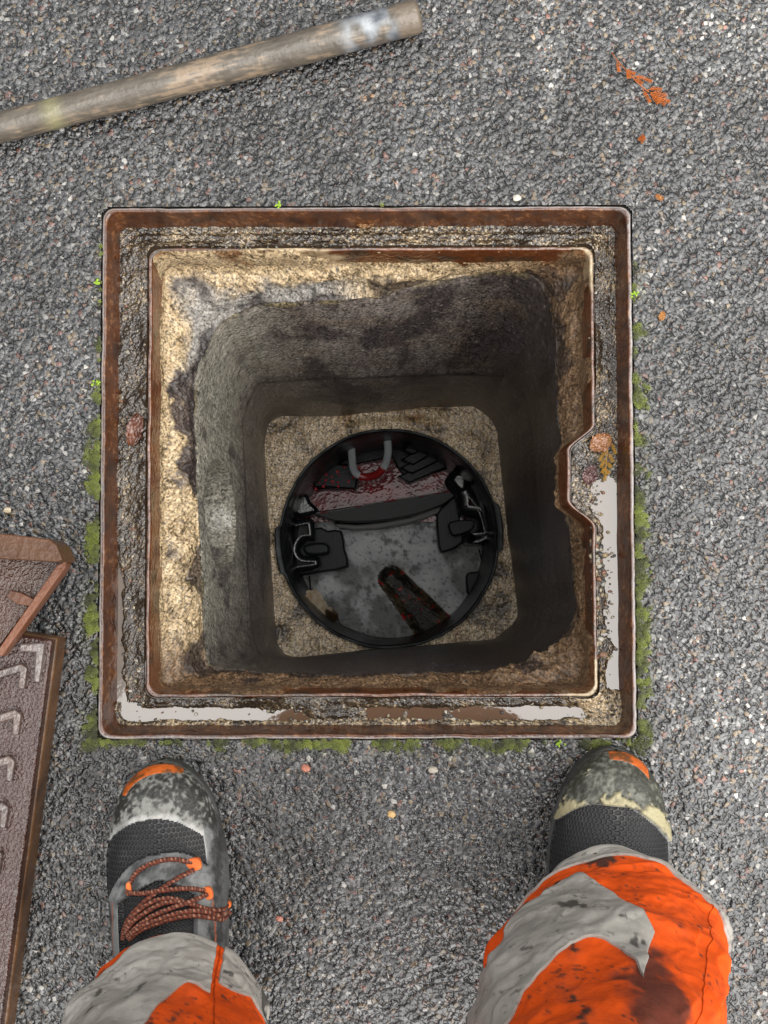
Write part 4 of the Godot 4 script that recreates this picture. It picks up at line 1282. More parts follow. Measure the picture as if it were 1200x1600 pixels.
func shoe_surface(s: float, t: float, grow: float) -> Vector3:
	# s: 0 toe .. 1 heel; t: 0 right edge .. PI left edge; gives (across, up, along)
	var nose := sqrt(maxf(1.0 - pow(1.0 - minf(s / 0.16, 1.0), 2.2), 0.0))
	var back := sqrt(maxf(1.0 - pow(1.0 - minf((1.0 - s) / 0.12, 1.0), 2.0), 0.0))
	var w := table(HALF, s) * nose * back + grow
	var h := (table(TOP, s) - 0.02) * (0.30 + 0.70 * sqrt(maxf(1.0 - pow(1.0 - minf(s / 0.10, 1.0), 2.0), 0.0))) + grow
	var ct := cos(t)
	var sn := sin(t)
	return Vector3(signf(ct) * pow(absf(ct), 0.80) * w, 0.02 + h * pow(maxf(sn, 0.0), 0.72), s * SHOE)

func make_shoe(who: Node3D, toe: Vector3, heel_dir: Vector2, kind: int) -> Dictionary:
	var along := Vector3(heel_dir.x, 0, heel_dir.y).normalized()
	var right := Vector3(along.z, 0, -along.x)
	var ns := 190
	var nt := 130
	var p := PackedVector3Array()
	var c := PackedColorArray()
	var uv := PackedVector2Array()
	var id := PackedByteArray()
	var seedv := Vector3(kind * 3.0, 0, 0)
	for j in ns:
		var s := pow(float(j) / (ns - 1), 1.25)
		for i in nt:
			var t := PI * i / (nt - 1)
			var q := shoe_surface(s, t, 0.0)
			var x := cos(t)                       # -1 left .. 1 right
			var wv := toe + right * q.x + along * q.z + Vector3.UP * q.y
			var m := n3(n_mid, wv + seedv, 0.7)
			var g := n3(n_hi, wv + seedv, 0.45)
			var lo := n3(n_lo, wv + seedv, 2.0)
			var reg := 0
			var cap := 0.165 + 0.10 * x * x + 0.02 * x + 0.01 * lo
			var stay := (0.275 if kind == 0 else 0.335) + 0.17 * x * x - 0.05 * maxf(x, 0.0)
			var hole := 0.352 + 0.10 * absf(x)
			if s > cap:
				reg = 1
			if s > stay or (kind == 0 and x > 0.72 and s > 0.2) or absf(x) > 0.985:
				reg = 3
			if s > hole and absf(x + 0.06) < 0.60 - 0.12 * (s - 0.4):
				reg = 4
			var e := sqrt(pow(q.x / 0.046, 2.0) + pow((0.049 - q.z) / 0.049, 2.0))
			if q.z < 0.028 and e > 0.83 + 0.10 * sst(0.0, 0.03, q.x if kind == 0 else -q.x) and q.y > 0.028 and q.x > (-0.036 if kind == 0 else -0.008) and q.x < (0.022 if kind == 0 else 0.030):
				reg = 2
			if false and s < 0.085 + (-0.02 if kind == 0 else 0.02) * x and sin(t) < 0.80 + 0.4 * s and sin(t) > 0.25 and absf(x + (0.12 if kind == 0 else -0.35)) < (0.75 if kind == 0 else 0.5) and s > 0.012:
				reg = 2
			id.append(reg)
			var up := 0.0
			var col := lin(0.03, 0.03, 0.03)
			match reg:
				0:
					up = 0.0012
					var dust := sst(-0.35, 0.6, m * 0.6 + 0.5 * n3(n_mid, wv + seedv, 1.7) + 1.0 * n3(n_hi, wv + seedv, 0.7) + 0.4 * g + 0.45 * sst(cap - 0.09, cap, s) - 0.2 * sst(0.2, 0.9, absf(x)))
					col = mixc(lin(0.040, 0.040, 0.036), lin(0.33, 0.33, 0.30), dust)
					col = mixc(col, lin(0.62, 0.61, 0.58), sst(cap - 0.022, cap - 0.004, s + 0.012 * g) * sst(0.0, 0.4, m + 0.4))
					if kind == 1:
						col = mixc(lin(0.055, 0.055, 0.042), lin(0.20, 0.20, 0.165), dust)
						var mud := sst(0.05, 0.30, m * 0.8 + g * 0.4 + 0.55 * sst(cap - 0.09, cap - 0.01, s) - 0.38 + 0.15 * sst(0.3, 0.8, absf(x)))
						col = mixc(col, lin(0.52, 0.46, 0.27), mud)
						up += 0.003 * mud
				1:
					var dust1 := sst(0.1, 0.6, m + 0.4 * g + 0.35 * sst(cap + 0.10, cap, s) - 0.05 + (0.45 * sst(0.35, 0.8, x) if kind == 0 else -0.25))
					col = mixc(lin(0.22, 0.225, 0.235), lin(0.78, 0.77, 0.72), dust1 * 0.75)
				2:
					up = 0.0022
					col = mixc(lin(0.62, 0.13, 0.02), lin(0.16, 0.06, 0.02), sst(-0.25, 0.35, m + 0.8 * g))
				3:
					up = 0.0016
					var d3 := sst(-0.35, 0.4, m + 0.35 * g + 0.15)
					col = mixc(lin(0.055, 0.055, 0.055), lin(0.27, 0.275, 0.27), d3)
					if absf(x) > 0.86:
						col = mixc(col, lin(0.05, 0.05, 0.05), 0.6)
					# thin red piping along the side
					if kind == 0 and absf(absf(x) - (0.80 + 0.05 * sin(s * 14.0))) < 0.012 and s > 0.42:
						col = lin(0.50, 0.14, 0.08)
				4:
					up = -0.004
					col = lin(0.20, 0.20, 0.20)
			up += 0.0006 * m
			var nq := shoe_surface(s, t, up)
			p.append(toe + right * nq.x + along * nq.z + Vector3.UP * nq.y)
			c.append(col)
			uv.append(Vector2((PI / 2 - t) * 0.065 * 25.0, q.z * 26.0))
	var sh := part("shoe", shoe_sole(toe, right, along), material(0.6, 0.4, tex_fine, 0.1, 9.0), who)
	var names := ["toe_cap", "vamp", "toe_bumper", "eyestay", "tongue"]
	var worn := dim(material(0.45, 0.45, tex_fine, 0.12, 11.0), 0.6)
	var rubber := dim(material(0.42, 0.5, tex_fine, 0.08, 11.0), 0.75)
	for r in 5:
		var keep := PackedByteArray()
		for j in ns - 1:
			for i in nt - 1:
				keep.append(1 if id[j * nt + i] == r else 0)
		if keep.find(1) < 0:
			continue
		part(names[r], grid(p, c, nt, ns, false, 1, keep, uv), hex_mat if r == 1 or r == 4 else (rubber if r == 2 else worn), sh)
	return {"node": sh, "toe": toe, "right": right, "along": along}

func shoe_sole(toe: Vector3, right: Vector3, along: Vector3) -> ArrayMesh:
	var o := []
	for k in 60:
		var s := pow(float(k) / 59.0, 1.6)
		var q := shoe_surface(s, 0.0, -0.001)
		var v := toe + right * q.x + along * (q.z - 0.003 * (1.0 - s))
		o.append(Vector2(v.x, v.z))
	for k in 59:
		var s := pow(float(58 - k) / 59.0, 1.6)
		var q := shoe_surface(s, PI, -0.001)
		var v := toe + right * q.x + along * (q.z - 0.003 * (1.0 - s))
		o.append(Vector2(v.x, v.z))
	return plate(o, 0.0, 0.024, 0.003, lin(0.045, 0.045, 0.04), 0.5)

# puts a point on top of a shoe
func on_shoe(sh: Dictionary, v: Vector2, lift: float) -> Vector3:
	var d: Vector3 = Vector3(v.x, 0, v.y) - sh.toe
	var s: float = clampf(d.dot(sh.along) / SHOE, 0.0, 1.0)
	var x: float = d.dot(sh.right)
	var w := table(HALF, s)
	var ct := signf(x) * pow(minf(absf(x) / w, 1.0), 1.0 / 0.8)
	var h := (table(TOP, s) - 0.02)
	return Vector3(v.x, 0.02 + h * pow(maxf(1.0 - ct * ct, 0.0), 0.36) + lift, v.y)

func lace_color(u: float, an: float, turns: float) -> Color:
	var k := fposmod(u * turns + an / TAU, 1.0)
	var k2 := fposmod(u * turns - an / TAU * 1.0 + 0.3, 1.0)
	if k < 0.30 and k2 < 0.5:
		return lin(0.34, 0.17, 0.11)
	return lin(0.17, 0.045, 0.024) if k2 < 0.5 else lin(0.055, 0.022, 0.016)

func laces(sh: Dictionary) -> void:
	var paths := [
		[Vector2(-0.2333, 0.4224), Vector2(-0.2319, 0.4138), Vector2(-0.2228, 0.4008), Vector2(-0.206, 0.3929), Vector2(-0.1882, 0.3906), Vector2(-0.1709, 0.3943)],
		[Vector2(-0.1686, 0.4007), Vector2(-0.182, 0.4065), Vector2(-0.1968, 0.4153), Vector2(-0.2134, 0.4272), Vector2(-0.2277, 0.4418), Vector2(-0.2339, 0.4546), Vector2(-0.2349, 0.4646)],
		[Vector2(-0.2315, 0.4209), Vector2(-0.218, 0.4209), Vector2(-0.2032, 0.4187), Vector2(-0.1827, 0.4167), Vector2(-0.1678, 0.4174), Vector2(-0.1581, 0.4204)],
		[Vector2(-0.2316, 0.4561), Vector2(-0.2262, 0.4434), Vector2(-0.2143, 0.4321), Vector2(-0.1996, 0.4256), Vector2(-0.1838, 0.4256), Vector2(-0.1681, 0.4318), Vector2(-0.1533, 0.438), Vector2(-0.1411, 0.4452)],
		[Vector2(-0.2312, 0.4577), Vector2(-0.2258, 0.4477), Vector2(-0.2133, 0.4378), Vector2(-0.1968, 0.4292), Vector2(-0.1794, 0.4278), Vector2(-0.1655, 0.4318), Vector2(-0.1541, 0.4378)],
		[Vector2(-0.2271, 0.4617), Vector2(-0.2165, 0.453), Vector2(-0.2019, 0.4469), Vector2(-0.1836, 0.4418), Vector2(-0.1652, 0.4409), Vector2(-0.1486, 0.4472), Vector2(-0.1412, 0.4554)],
		[Vector2(-0.229, 0.4599), Vector2(-0.2202, 0.45), Vector2(-0.2056, 0.44), Vector2(-0.1873, 0.4328), Vector2(-0.1689, 0.4274), Vector2(-0.1552, 0.4234)],
		[Vector2(-0.2253, 0.4574), Vector2(-0.2147, 0.4487), Vector2(-0.1983, 0.4422), Vector2(-0.1817, 0.4373), Vector2(-0.1652, 0.436), Vector2(-0.1514, 0.4409), Vector2(-0.1376, 0.4536)]]
	var mat := material(0.7, 0.35)
	for k in paths.size():
		var pts := []
		for v in curve(paths[k], 70):
			pts.append(on_shoe(sh, v, 0.0025 + 0.0012 * k))
		part("lace", tube(pts, [0.0024], 12, func(u, an): return lace_color(u, an, 26.0)), mat, sh.node)
	var loops := [[[Vector2(-0.2345, 0.4132), Vector2(-0.2304, 0.4125), Vector2(-0.2292, 0.4221), Vector2(-0.2337, 0.4236)], 1], [[Vector2(-0.1769, 0.3921), Vector2(-0.1653, 0.3899), Vector2(-0.1622, 0.3995), Vector2(-0.1734, 0.4025)], 1], [[Vector2(-0.1614, 0.4192), Vector2(-0.1532, 0.4177), Vector2(-0.1505, 0.4277), Vector2(-0.1587, 0.4295)], 1], [[Vector2(-0.1456, 0.4431), Vector2(-0.1395, 0.4418), Vector2(-0.1383, 0.4473), Vector2(-0.1443, 0.4485)], 1]]
	for l in loops:
		var mid := Vector2.ZERO
		for v in l[0]:
			mid += v * 0.25
		var y := on_shoe(sh, mid, 0.0).y
		var o := part("lace_loop", plate(round_loop(l[0], 4), y - 0.004, y + 0.0045, 0.0015, lin(0.66, 0.15, 0.04), 0.3), mat, sh.node)
		var sq := []
		for v in l[0]:
			sq.append(mid.lerp(v, 0.98) * 0.0 + mid + (v - mid) * 0.42)

# trouser legs: rows of [centre, half width, half depth]
func leg_at(rows: Array, an: float, v: float, grow: float, sd: float) -> Vector3:
	an = wrapf(an, -1.5 * PI, 0.5 * PI)
	var i := clampi(int(v), 0, rows.size() - 2)
	var t := v - i
	var a: Array = rows[i]
	var b: Array = rows[i + 1]
	var a0: Array = rows[maxi(i - 1, 0)]
	var b1: Array = rows[mini(i + 2, rows.size() - 1)]
	var c: Vector3 = a[0].cubic_interpolate(b[0], a0[0], b1[0], t)
	var rx := cubic_interpolate(a[1], b[1], a0[1], b1[1], t)
	var rz := cubic_interpolate(a[2], b[2], a0[2], b1[2], t)
	var q := Vector3(cos(an), 0, sin(an))
	# folds run slantwise round the leg
	var f := 0.35 * n_lo.get_noise_3d(cos(an) * 0.05 + sd, v * 0.055 + 0.02 * an, sin(an) * 0.05) + 0.12 * n_lo.get_noise_3d(cos(an) * 0.13 + sd, v * 0.2, sin(an) * 0.13)
	f += 0.045 * sin(v * 6.5 + an * 2.2 + sd) * sst(0.2, 1.0, v) + 0.03 * sin(v * 11.0 - an * 3.1 + sd * 2.0) * sst(0.5, 1.5, v)
	var rn := n_lo.get_noise_3d(cos(an) * 0.07 + sd, v * 0.10 + an * 0.012, sin(an) * 0.07 + 5.0)
	f += 0.085 * (1.0 - minf(absf(rn) * 4.0, 1.0)) * sst(0.15, 0.8, v)
	var r2 := n_lo.get_noise_3d(cos(an) * 0.16 + sd * 2.0, v * 0.17 + an * 0.03, sin(an) * 0.16 + 9.0)
	f += 0.040 * (1.0 - minf(absf(r2) * 5.0, 1.0)) * sst(0.1, 0.6, v)
	var k := 1.0 + f * 0.42
	var tilt := -sin(an) * 0.012 * (1.0 - sst(0.0, 1.2, v))
	return c + Vector3(q.x * (rx * k + grow), tilt + 0.012 * f, q.z * (rz * k + grow))

func cloth(v: Vector3, base: Color, dark: Color, much: float, sd: float) -> Color:
	var w := v + Vector3(sd, 0, 0)
	var m := n3(n_mid, Vector3(w.x, w.y * 0.5, w.z * 0.6), 0.7)
	var l := n3(n_lo, w, 1.6)
	var g := n3(n_hi, w, 0.35)
	var c := base * (0.88 + 0.25 * l + 0.12 * m + 0.10 * g)
	c = mixc(c, mixc(dark, base, 0.35), sst(0.0, 0.55, m * 0.7 + l * 0.6 + much + 0.2) * 0.5)
	var warp := Vector3(n3(n_mid, w, 0.8), 0, n3(n_mid, w + Vector3(5, 0, 0), 0.8)) * 0.012
	c = mixc(c, dark, sst(0.20, 0.60, n3(n_mid, w + warp, 1.2) + 0.9 * n3(n_hi, w + warp, 0.6) + 0.5 * much - 0.18) * 0.8)
	return mixc(c, dark, sst(0.26, 0.38, m * 0.9 + l * 0.45 + g * 0.25 + much) * 0.92)

func band(rows: Array, a0: float, a1: float, lo: Callable, hi: Callable, sd: float, col: Callable) -> ArrayMesh:
	var p := PackedVector3Array()
	var c := PackedColorArray()
	var nu := 220
	var nv := 120
	for j in nv:
		var w := clampf((j - 1.0) / (nv - 3), 0.0, 1.0)
		for i in nu:
			var an := lerpf(a0, a1, i / float(nu - 1))
			var v: float = lerpf(lo.call(an), hi.call(an), w)
			var g := 0.0024 if j > 0 and j < nv - 1 and i > 0 and i < nu - 1 else -0.001
			var q := leg_at(rows, an, v, 0.0, sd)
			var da := leg_at(rows, an + 0.02, v, 0.0, sd) - leg_at(rows, an - 0.02, v, 0.0, sd)
			var dv := leg_at(rows, an, v + 0.02, 0.0, sd) - leg_at(rows, an, maxf(v - 0.02, -0.02), 0.0, sd)
			q += dv.cross(da).normalized() * g
			p.append(q)
			c.append(col.call(q, an, v))
	return grid(p, c, nu, nv, false, -1)

func leg_mesh(rows: Array, v1: float, sd: float, col: Callable) -> ArrayMesh:
	var p := PackedVector3Array()
	var c := PackedColorArray()
	var nu := 260
	var nv := 300
	for j in nv:
		var v := v1 * pow(float(maxi(j - 2, 0)) / (nv - 3), 1.35)
		for i in nu:
			var an := TAU * i / nu
			var q := leg_at(rows, an, v, -0.003 * maxf(2 - j, 0), sd)
			if j < 2:
				q.y += 0.012 * (2 - j) * 0.5
			p.append(q)
			c.append(col.call(q, an, v))
	return grid(p, c, nu, nv, true, -1)

func person() -> void:
	hex_material()
	var w := thing("person", "person in dirty orange work trousers and muddy safety shoes standing at the manhole", "person", Vector3(0.03, 0, 0.47))
	upper_body(w)
	var left := make_shoe(w, Vector3(-0.2102, 0, 0.3024), Vector2(0.075, 1.0), 0)
	var right := make_shoe(w, Vector3(0.2548, 0, 0.2896), Vector2(-0.09, 1.0), 1)
	laces(left)
	var thread := dim(material(0.8, 0.3), 0.6)
	var u := 1.0 / 2218.0
	var hip_l := [[Vector3(-0.13, 0.55, 0.56), 0.095, 0.10], [Vector3(-0.09, 0.75, 0.57), 0.105, 0.115], [Vector3(-0.075, 0.92, 0.58), 0.115, 0.13]]
	var rows_l := [[Vector3(-0.1828, 0.105, 0.5297), 138 * 1.40 * u, 116 * 1.40 * u], [Vector3(-0.1802, 0.18, 0.5467), 160 * 1.31 * u, 118 * 1.31 * u], [Vector3(-0.1657, 0.3, 0.5651), 172 * 1.19 * u, 122 * 1.19 * u], [Vector3(-0.1454, 0.42, 0.5809), 180 * 1.07 * u, 130 * 1.07 * u]] + hip_l
	var rows_r := [[Vector3(0.2437, 0.098, 0.4467), 122 * 1.40 * u, 112 * 1.40 * u], [Vector3(0.2363, 0.16, 0.4547), 172 * 1.33 * u, 108 * 1.33 * u], [Vector3(0.2091, 0.27, 0.4704), 186 * 1.22 * u, 118 * 1.22 * u], [Vector3(0.1788, 0.4, 0.4955), 180 * 1.09 * u, 130 * 1.09 * u], [Vector3(0.165, 0.56, 0.54), 0.095, 0.10], [Vector3(0.135, 0.75, 0.57), 0.105, 0.115], [Vector3(0.125, 0.92, 0.58), 0.115, 0.13]]
	var orange := lin(0.90, 0.105, 0.010)
	var soot := lin(0.045, 0.036, 0.030)
	var grey := lin(0.40, 0.375, 0.335)
	var fabric := dim(material(0.75, 0.3, tex_fine, 0.05, 9.0), 0.80)
	var tape := dim(material(0.5, 0.45, tex_fine, 0.05, 9.0), 0.86)
	var knee := Vector2(0.2138, 0.4333)
	var oc := func(q: Vector3, an: float, v: float) -> Color:
		var c := cloth(q, orange, soot, -0.12, 1.0)
		var st := stain(q.x, q.z, Vector2(knee.x + 0.012, knee.y + 0.01), 0.034, 0.03) * float(v < 3.6)
		return mixc(c, lin(0.075, 0.032, 0.024), sst(0.35, 0.7, st + 0.35 * n3(n_mid, q, 0.8)) * 0.9)
	var gc := func(q: Vector3, an: float, v: float) -> Color:
		return cloth(q, grey, lin(0.06, 0.056, 0.05), -0.16 + 0.12 * sst(0.5, 1.2, absf(an + 1.9)), 2.0)
	var lr := part("trouser_leg", leg_mesh(rows_r, 5.9, 4.0, oc), fabric, w)
	part("reflective_band", band(rows_r, -PI - 0.5, 0.62, func(an): return -0.02, func(an): return 0.44 + (0.42 * (1.0 - cos(an + PI / 2)) if an < -PI / 2 else 0.62 * sst(-1.5, -0.35, an)), 4.0, gc), tape, lr)
	var peak := -PI / 2 - 0.33
	var b2 := func(an: float) -> float:
		var d := an - peak
		return 1.12 + (-0.90 * d if d < 0 else 1.35 * d) - 0.05 * exp(-d * d * 60.0)
	var b3 := func(an: float) -> float:
		var d := an - peak
		return 2.42 + (-0.98 * d if d < 0 else -0.9 * d + 1.75 * d * d)
	part("reflective_band", band(rows_r, -PI - 0.7, peak + 0.74, b2, func(an): return maxf(b3.call(an), b2.call(an) + 0.02), 4.0, gc), tape, lr)
	var hi2 := func(an: float) -> float: return 2.0 - 0.95 * sst(-1.95, -1.3, an)
	var lo2 := func(an: float) -> float: return 0.05 + 0.62 * sst(-1.6, -2.5, an)
	seam(rows_r, 4.0, -0.62, -0.50, 0.9, 3.6, orange * 0.95, thread, lr)
	var oc2 := func(q: Vector3, an: float, v: float) -> Color:
		var aw := an - TAU if an > 0.62 else an
		if aw > -PI - 0.4 and aw < -1.09 and v > lo2.call(aw) + 0.03 and v < hi2.call(aw) - 0.03:
			return cloth(q, grey, lin(0.07, 0.065, 0.055), -0.22, 6.0)
		return cloth(q, orange, soot, -0.06 + 0.14 * sst(0.9, 0.4, absf(an + 0.6)), 5.0)
	var gc2 := func(q: Vector3, an: float, v: float) -> Color:
		return cloth(q, grey, lin(0.07, 0.065, 0.055), -0.22, 6.0)
	var gc3 := func(q: Vector3, an: float, v: float) -> Color:
		return cloth(q, grey, lin(0.05, 0.048, 0.042), 0.0, 8.0)
	var ll := part("trouser_leg", leg_mesh(rows_l, 5.9, 9.0, oc2), fabric, w)
	part("reflective_band", band(rows_l, -PI - 0.4, -1.08, lo2, hi2, 9.0, gc2), tape, ll)
	seam(rows_l, 9.0, -1.04, -1.04, 0.05, 2.4, orange * 0.6, thread, ll)
	part("reflective_band", band(rows_l, -1.0, 0.3, func(an): return -0.02, func(an): return 0.66 + 0.12 * sin(an * 5.0), 9.0, gc3), tape, ll)

# surface nets over tapered capsules [a, b, ra, rb]
func nets(bones: Array, cell: float, soft: float, color: Callable) -> ArrayMesh:
	var lo := Vector3.ONE * 1e9
	var hi := -lo
	for b in bones:
		var r: float = maxf(b[2], b[3]) + soft + cell * 2.0
		for e in [b[0], b[1]]:
			lo = lo.min(e - Vector3.ONE * r)
			hi = hi.max(e + Vector3.ONE * r)
	var n := Vector3i(((hi - lo) / cell).ceil()) + Vector3i.ONE
	var f := PackedFloat32Array()
	f.resize(n.x * n.y * n.z)
	f.fill(1.0)
	for b in bones:
		var a: Vector3 = b[0]
		var d: Vector3 = b[1] - a
		var dd := maxf(d.length_squared(), 1e-9)
		var r: float = maxf(b[2], b[3]) + soft + cell * 1.5
		var i0 := Vector3i((a.min(b[1]) - Vector3.ONE * r - lo) / cell).max(Vector3i.ZERO)
		var i1 := Vector3i((a.max(b[1]) + Vector3.ONE * r - lo) / cell).min(n - Vector3i.ONE)
		for z in range(i0.z, i1.z + 1):
			for y in range(i0.y, i1.y + 1):
				for x in range(i0.x, i1.x + 1):
					var q := lo + Vector3(x, y, z) * cell - a
					var h := clampf(q.dot(d) / dd, 0.0, 1.0)
					var v := (q - d * h).length() - lerpf(b[2], b[3], h)
					var k := (z * n.y + y) * n.x + x
					var w := clampf(0.5 + 0.5 * (f[k] - v) / soft, 0.0, 1.0)
					f[k] = lerpf(f[k], v, w) - soft * w * (1.0 - w)
	var at := PackedInt32Array()
	at.resize(f.size())
	at.fill(-1)
	var p := PackedVector3Array()
	var nn := PackedVector3Array()
	var c := PackedColorArray()
	var st := [1, n.x, n.x * n.y]
	for z in n.z - 1:
		for y in n.y - 1:
			for x in n.x - 1:
				var k := (z * n.y + y) * n.x + x
				var neg := 0
				for o in 8:
					if f[k + (o & 1) * st[0] + ((o >> 1) & 1) * st[1] + (o >> 2) * st[2]] < 0.0:
						neg += 1
				if neg == 0 or neg == 8:
					continue
				var sum := Vector3.ZERO
				var cnt := 0
				for o in 8:
					for ax in 3:
						if o & (1 << ax):
							continue
						var ka: int = k + (o & 1) * st[0] + ((o >> 1) & 1) * st[1] + (o >> 2) * st[2]
						var kb: int = ka + st[ax]
						if (f[ka] < 0.0) != (f[kb] < 0.0):
							var w := Vector3(o & 1, (o >> 1) & 1, o >> 2)
							w[ax] += f[ka] / (f[ka] - f[kb])
							sum += w
							cnt += 1
				at[k] = p.size()
				p.append(lo + (Vector3(x, y, z) + sum / cnt) * cell)
				nn.append(Vector3(f[k + 1] - f[k], f[k + st[1]] - f[k], f[k + st[2]] - f[k]).normalized())
				c.append(color.call(p[p.size() - 1]))
	var idx := PackedInt32Array()
	for z in range(1, n.z - 1):
		for y in range(1, n.y - 1):
			for x in range(1, n.x - 1):
				var k := (z * n.y + y) * n.x + x
				for ax in 3:
					var inn := f[k] < 0.0
					if inn == (f[k + st[ax]] < 0.0):
						continue
					var u: int = st[(ax + 1) % 3]
					var w: int = st[(ax + 2) % 3]
					var q := [at[k], at[k - u], at[k - u - w], at[k - w]]
					if q.has(-1):
						continue
					if inn:
						idx.append_array([q[0], q[2], q[1], q[0], q[3], q[2]])
					else:
						idx.append_array([q[0], q[1], q[2], q[0], q[2], q[3]])
	return pack(p, nn, c, idx)

func upper_body(w: Node3D) -> void:
	var m := 0.03
	var bones := []
	for s in [-1.0, 1.0]:
		bones.append([Vector3(m + s * 0.075, 0.90, 0.58), Vector3(m + s * 0.085, 1.16, 0.52), 0.125, 0.125])
		bones.append([Vector3(m + s * 0.085, 1.16, 0.52), Vector3(m + s * 0.09, 1.30, 0.47), 0.125, 0.115])
		bones.append([Vector3(m + s * 0.10, 1.36, 0.44), Vector3(m + s * 0.19, 1.35, 0.44), 0.085, 0.075])
		bones.append([Vector3(m + s * 0.20, 1.34, 0.44), Vector3(m + s * 0.285, 1.09, 0.50), 0.068, 0.056])
		bones.append([Vector3(m + s * 0.285, 1.09, 0.50), Vector3(m + s * 0.31, 0.87, 0.46), 0.055, 0.046])
	bones.append([Vector3(m, 1.37, 0.44), Vector3(m, 1.44, 0.40), 0.085, 0.066])
	var fabric := material(0.75, 0.3, tex_fine, 0.03, 9.0)
	part("jacket", nets(bones, 0.014, 0.05, func(q): return lin(0.40, 0.375, 0.335) if absf(q.y - 1.10) < 0.025 or absf(q.y - 0.98) < 0.025 else cloth(q, lin(0.88, 0.085, 0.008), lin(0.045, 0.036, 0.03), -0.2, 3.0)), fabric, w)
	var skin := material(0.5, 0.45, tex_fine, 0.02, 12.0)
	var sk := func(q): return lin(0.46, 0.27, 0.19) * (0.95 + 0.3 * n3(n_mid, q, 0.6))
	var h := Vector3(m, 1.575, 0.33)
	var face := [[Vector3(m, 1.42, 0.41), h + Vector3(0, -0.04, 0.03), 0.055, 0.055], [h + Vector3(0, 0.03, 0.02), h + Vector3(0, 0.03, -0.02), 0.085, 0.080], [h + Vector3(0, -0.03, -0.035), h + Vector3(0, -0.075, -0.055), 0.060, 0.036], [h + Vector3(0, 0.0, -0.095), h + Vector3(0, -0.03, -0.112), 0.010, 0.014], [h + Vector3(-0.022, -0.072, -0.088), h + Vector3(0.022, -0.072, -0.088), 0.007, 0.007]]
	for s in [-1.0, 1.0]:
		face.append([h + Vector3(s * 0.082, 0.02, 0.01), h + Vector3(s * 0.085, -0.02, 0.0), 0.016, 0.010])
		face.append([h + Vector3(s * 0.032, 0.022, -0.092), h + Vector3(s * 0.045, 0.020, -0.085), 0.010, 0.008])
	var head := part("head", nets(face, 0.0045, 0.012, sk), skin, w)
	part("hair", nets([[h + Vector3(0, 0.06, 0.03), h + Vector3(0, 0.055, -0.02), 0.082, 0.070], [h + Vector3(0, 0.03, 0.05), h + Vector3(0, -0.03, 0.05), 0.078, 0.055]], 0.007, 0.02, func(q): return lin(0.05, 0.032, 0.02)), fabric, head)
	for s in [-1.0, 1.0]:
		var eye := h + Vector3(s * 0.033, 0.006, -0.090)
		part("eye", nets([[eye, eye + Vector3(0, 0, 0.004), 0.011, 0.011]], 0.003, 0.002, func(q): return lin(0.05, 0.03, 0.02) if Vector2(q.x - eye.x, q.y - eye.y).length() < 0.005 else lin(0.7, 0.68, 0.64)), skin, head)
		var a := Vector3(m + s * 0.31, 0.88, 0.46)
		var hand := [[a, a + Vector3(s * 0.008, -0.06, -0.012), 0.027, 0.027]]
		for k in 4:
			var k0 := a + Vector3(s * 0.008, -0.105, -0.040 + 0.019 * k)
			var l: float = [0.036, 0.042, 0.040, 0.030][k]
			hand.append([a + Vector3(s * 0.008, -0.055, -0.030 + 0.015 * k), k0, 0.015, 0.010])
			hand.append([k0, k0 + Vector3(-s * 0.006, -l, 0), 0.0095, 0.009])
			hand.append([k0 + Vector3(-s * 0.006, -l, 0), k0 + Vector3(-s * 0.022, -l * 1.6, 0), 0.009, 0.008])
		hand.append([a + Vector3(0, -0.03, -0.022), a + Vector3(-s * 0.010, -0.062, -0.052), 0.015, 0.011])
		hand.append([a + Vector3(-s * 0.010, -0.062, -0.052), a + Vector3(-s * 0.016, -0.098, -0.058), 0.0105, 0.009])
		part("hand", nets(hand, 0.004, 0.006, sk), skin, w)

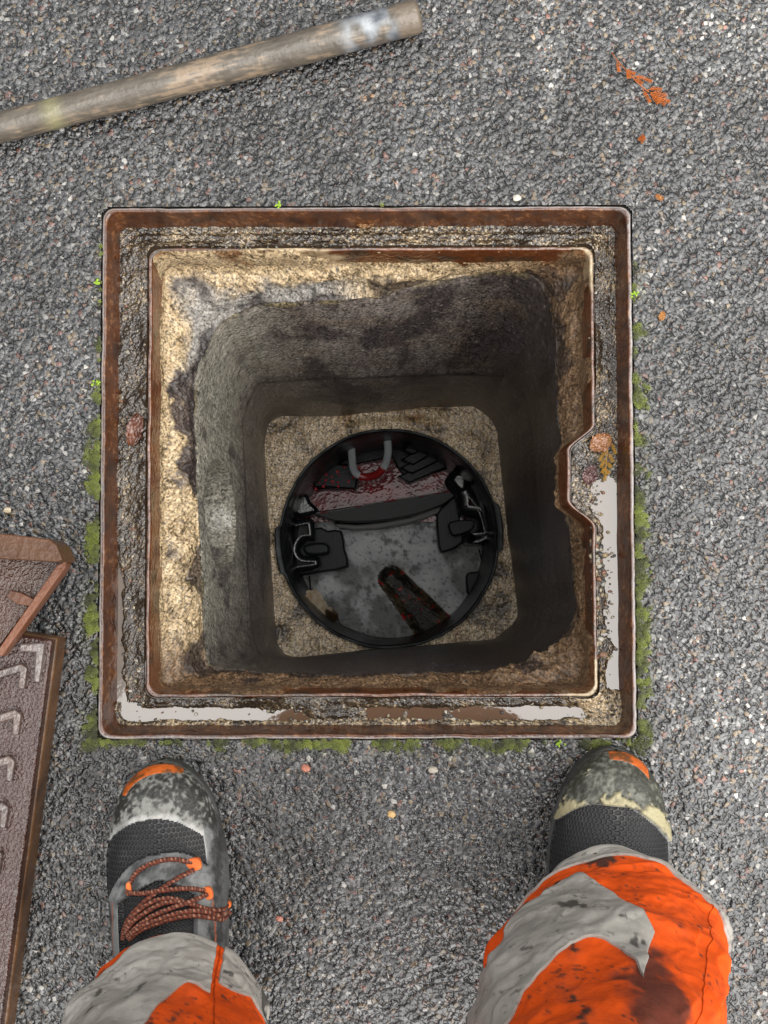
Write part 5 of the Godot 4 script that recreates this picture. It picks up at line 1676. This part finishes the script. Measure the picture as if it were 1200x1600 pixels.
func seam(rows: Array, sd: float, an0: float, an1: float, v0: float, v1: float, col: Color, mat: Material, leg: Node3D) -> void:
	var pts := []
	for k in 90:
		var u := k / 89.0
		var an := lerpf(an0, an1, u)
		var v := lerpf(v0, v1, u)
		var da := leg_at(rows, an + 0.02, v, 0.0, sd) - leg_at(rows, an - 0.02, v, 0.0, sd)
		var dv := leg_at(rows, an, v + 0.02, 0.0, sd) - leg_at(rows, an, v - 0.02, 0.0, sd)
		pts.append(leg_at(rows, an, v, 0.0, sd) + dv.cross(da).normalized() * 0.0002)
	part("seam", tube(pts, [0.0008], 6, func(u, an): return col * (0.8 + 0.4 * absf(sin(u * 220.0)))), mat, leg)

# ----------------------------------------------------------------
func _ready() -> void:
	var cam := Camera3D.new()
	cam.name = "camera"
	cam.position = Vector3(0.03060, 1.48760, 0.13241)
	cam.rotation = Vector3(-1.51092, 0.14129, -0.14333)
	cam.fov = rad_to_deg(2.0 * atan(800.0 / 2218.0))
	cam.near = 0.05
	cam.far = 200.0
	add_child(cam)
	cam.current = true
	var we := WorldEnvironment.new()
	we.name = "environment"
	var env := Environment.new()
	env.background_mode = Environment.BG_SKY
	var sm := ProceduralSkyMaterial.new()
	sm.sky_top_color = Color(0.93, 0.95, 0.98)
	sm.sky_horizon_color = Color(0.30, 0.32, 0.34)
	sm.sky_curve = 0.55
	sm.ground_bottom_color = Color(0.18, 0.18, 0.18)
	sm.ground_horizon_color = Color(0.35, 0.36, 0.36)
	sm.sky_energy_multiplier = 0.85
	var sky := Sky.new()
	sky.sky_material = sm
	env.sky = sky
	env.tonemap_mode = Environment.TONE_MAPPER_LINEAR
	env.tonemap_exposure = 2.7
	env.sdfgi_enabled = true
	env.ssao_enabled = true
	env.ssil_enabled = true
	we.environment = env
	add_child(we)
	var sun := DirectionalLight3D.new()
	sun.name = "sun"
	sun.light_energy = 0.7
	sun.light_color = Color(1.0, 0.995, 0.985)
	sun.light_angular_distance = 76.0
	sun.shadow_enabled = true
	sun.look_at_from_position(Vector3(0.9, 2.0, 0.8), Vector3.ZERO)
	add_child(sun)
	setup_noise()
	asphalt()
	iron_frame()
	shaft()
	chamber()
	silt_and_water()
	moss()
	covers()
	pole()
	litter()
	person()
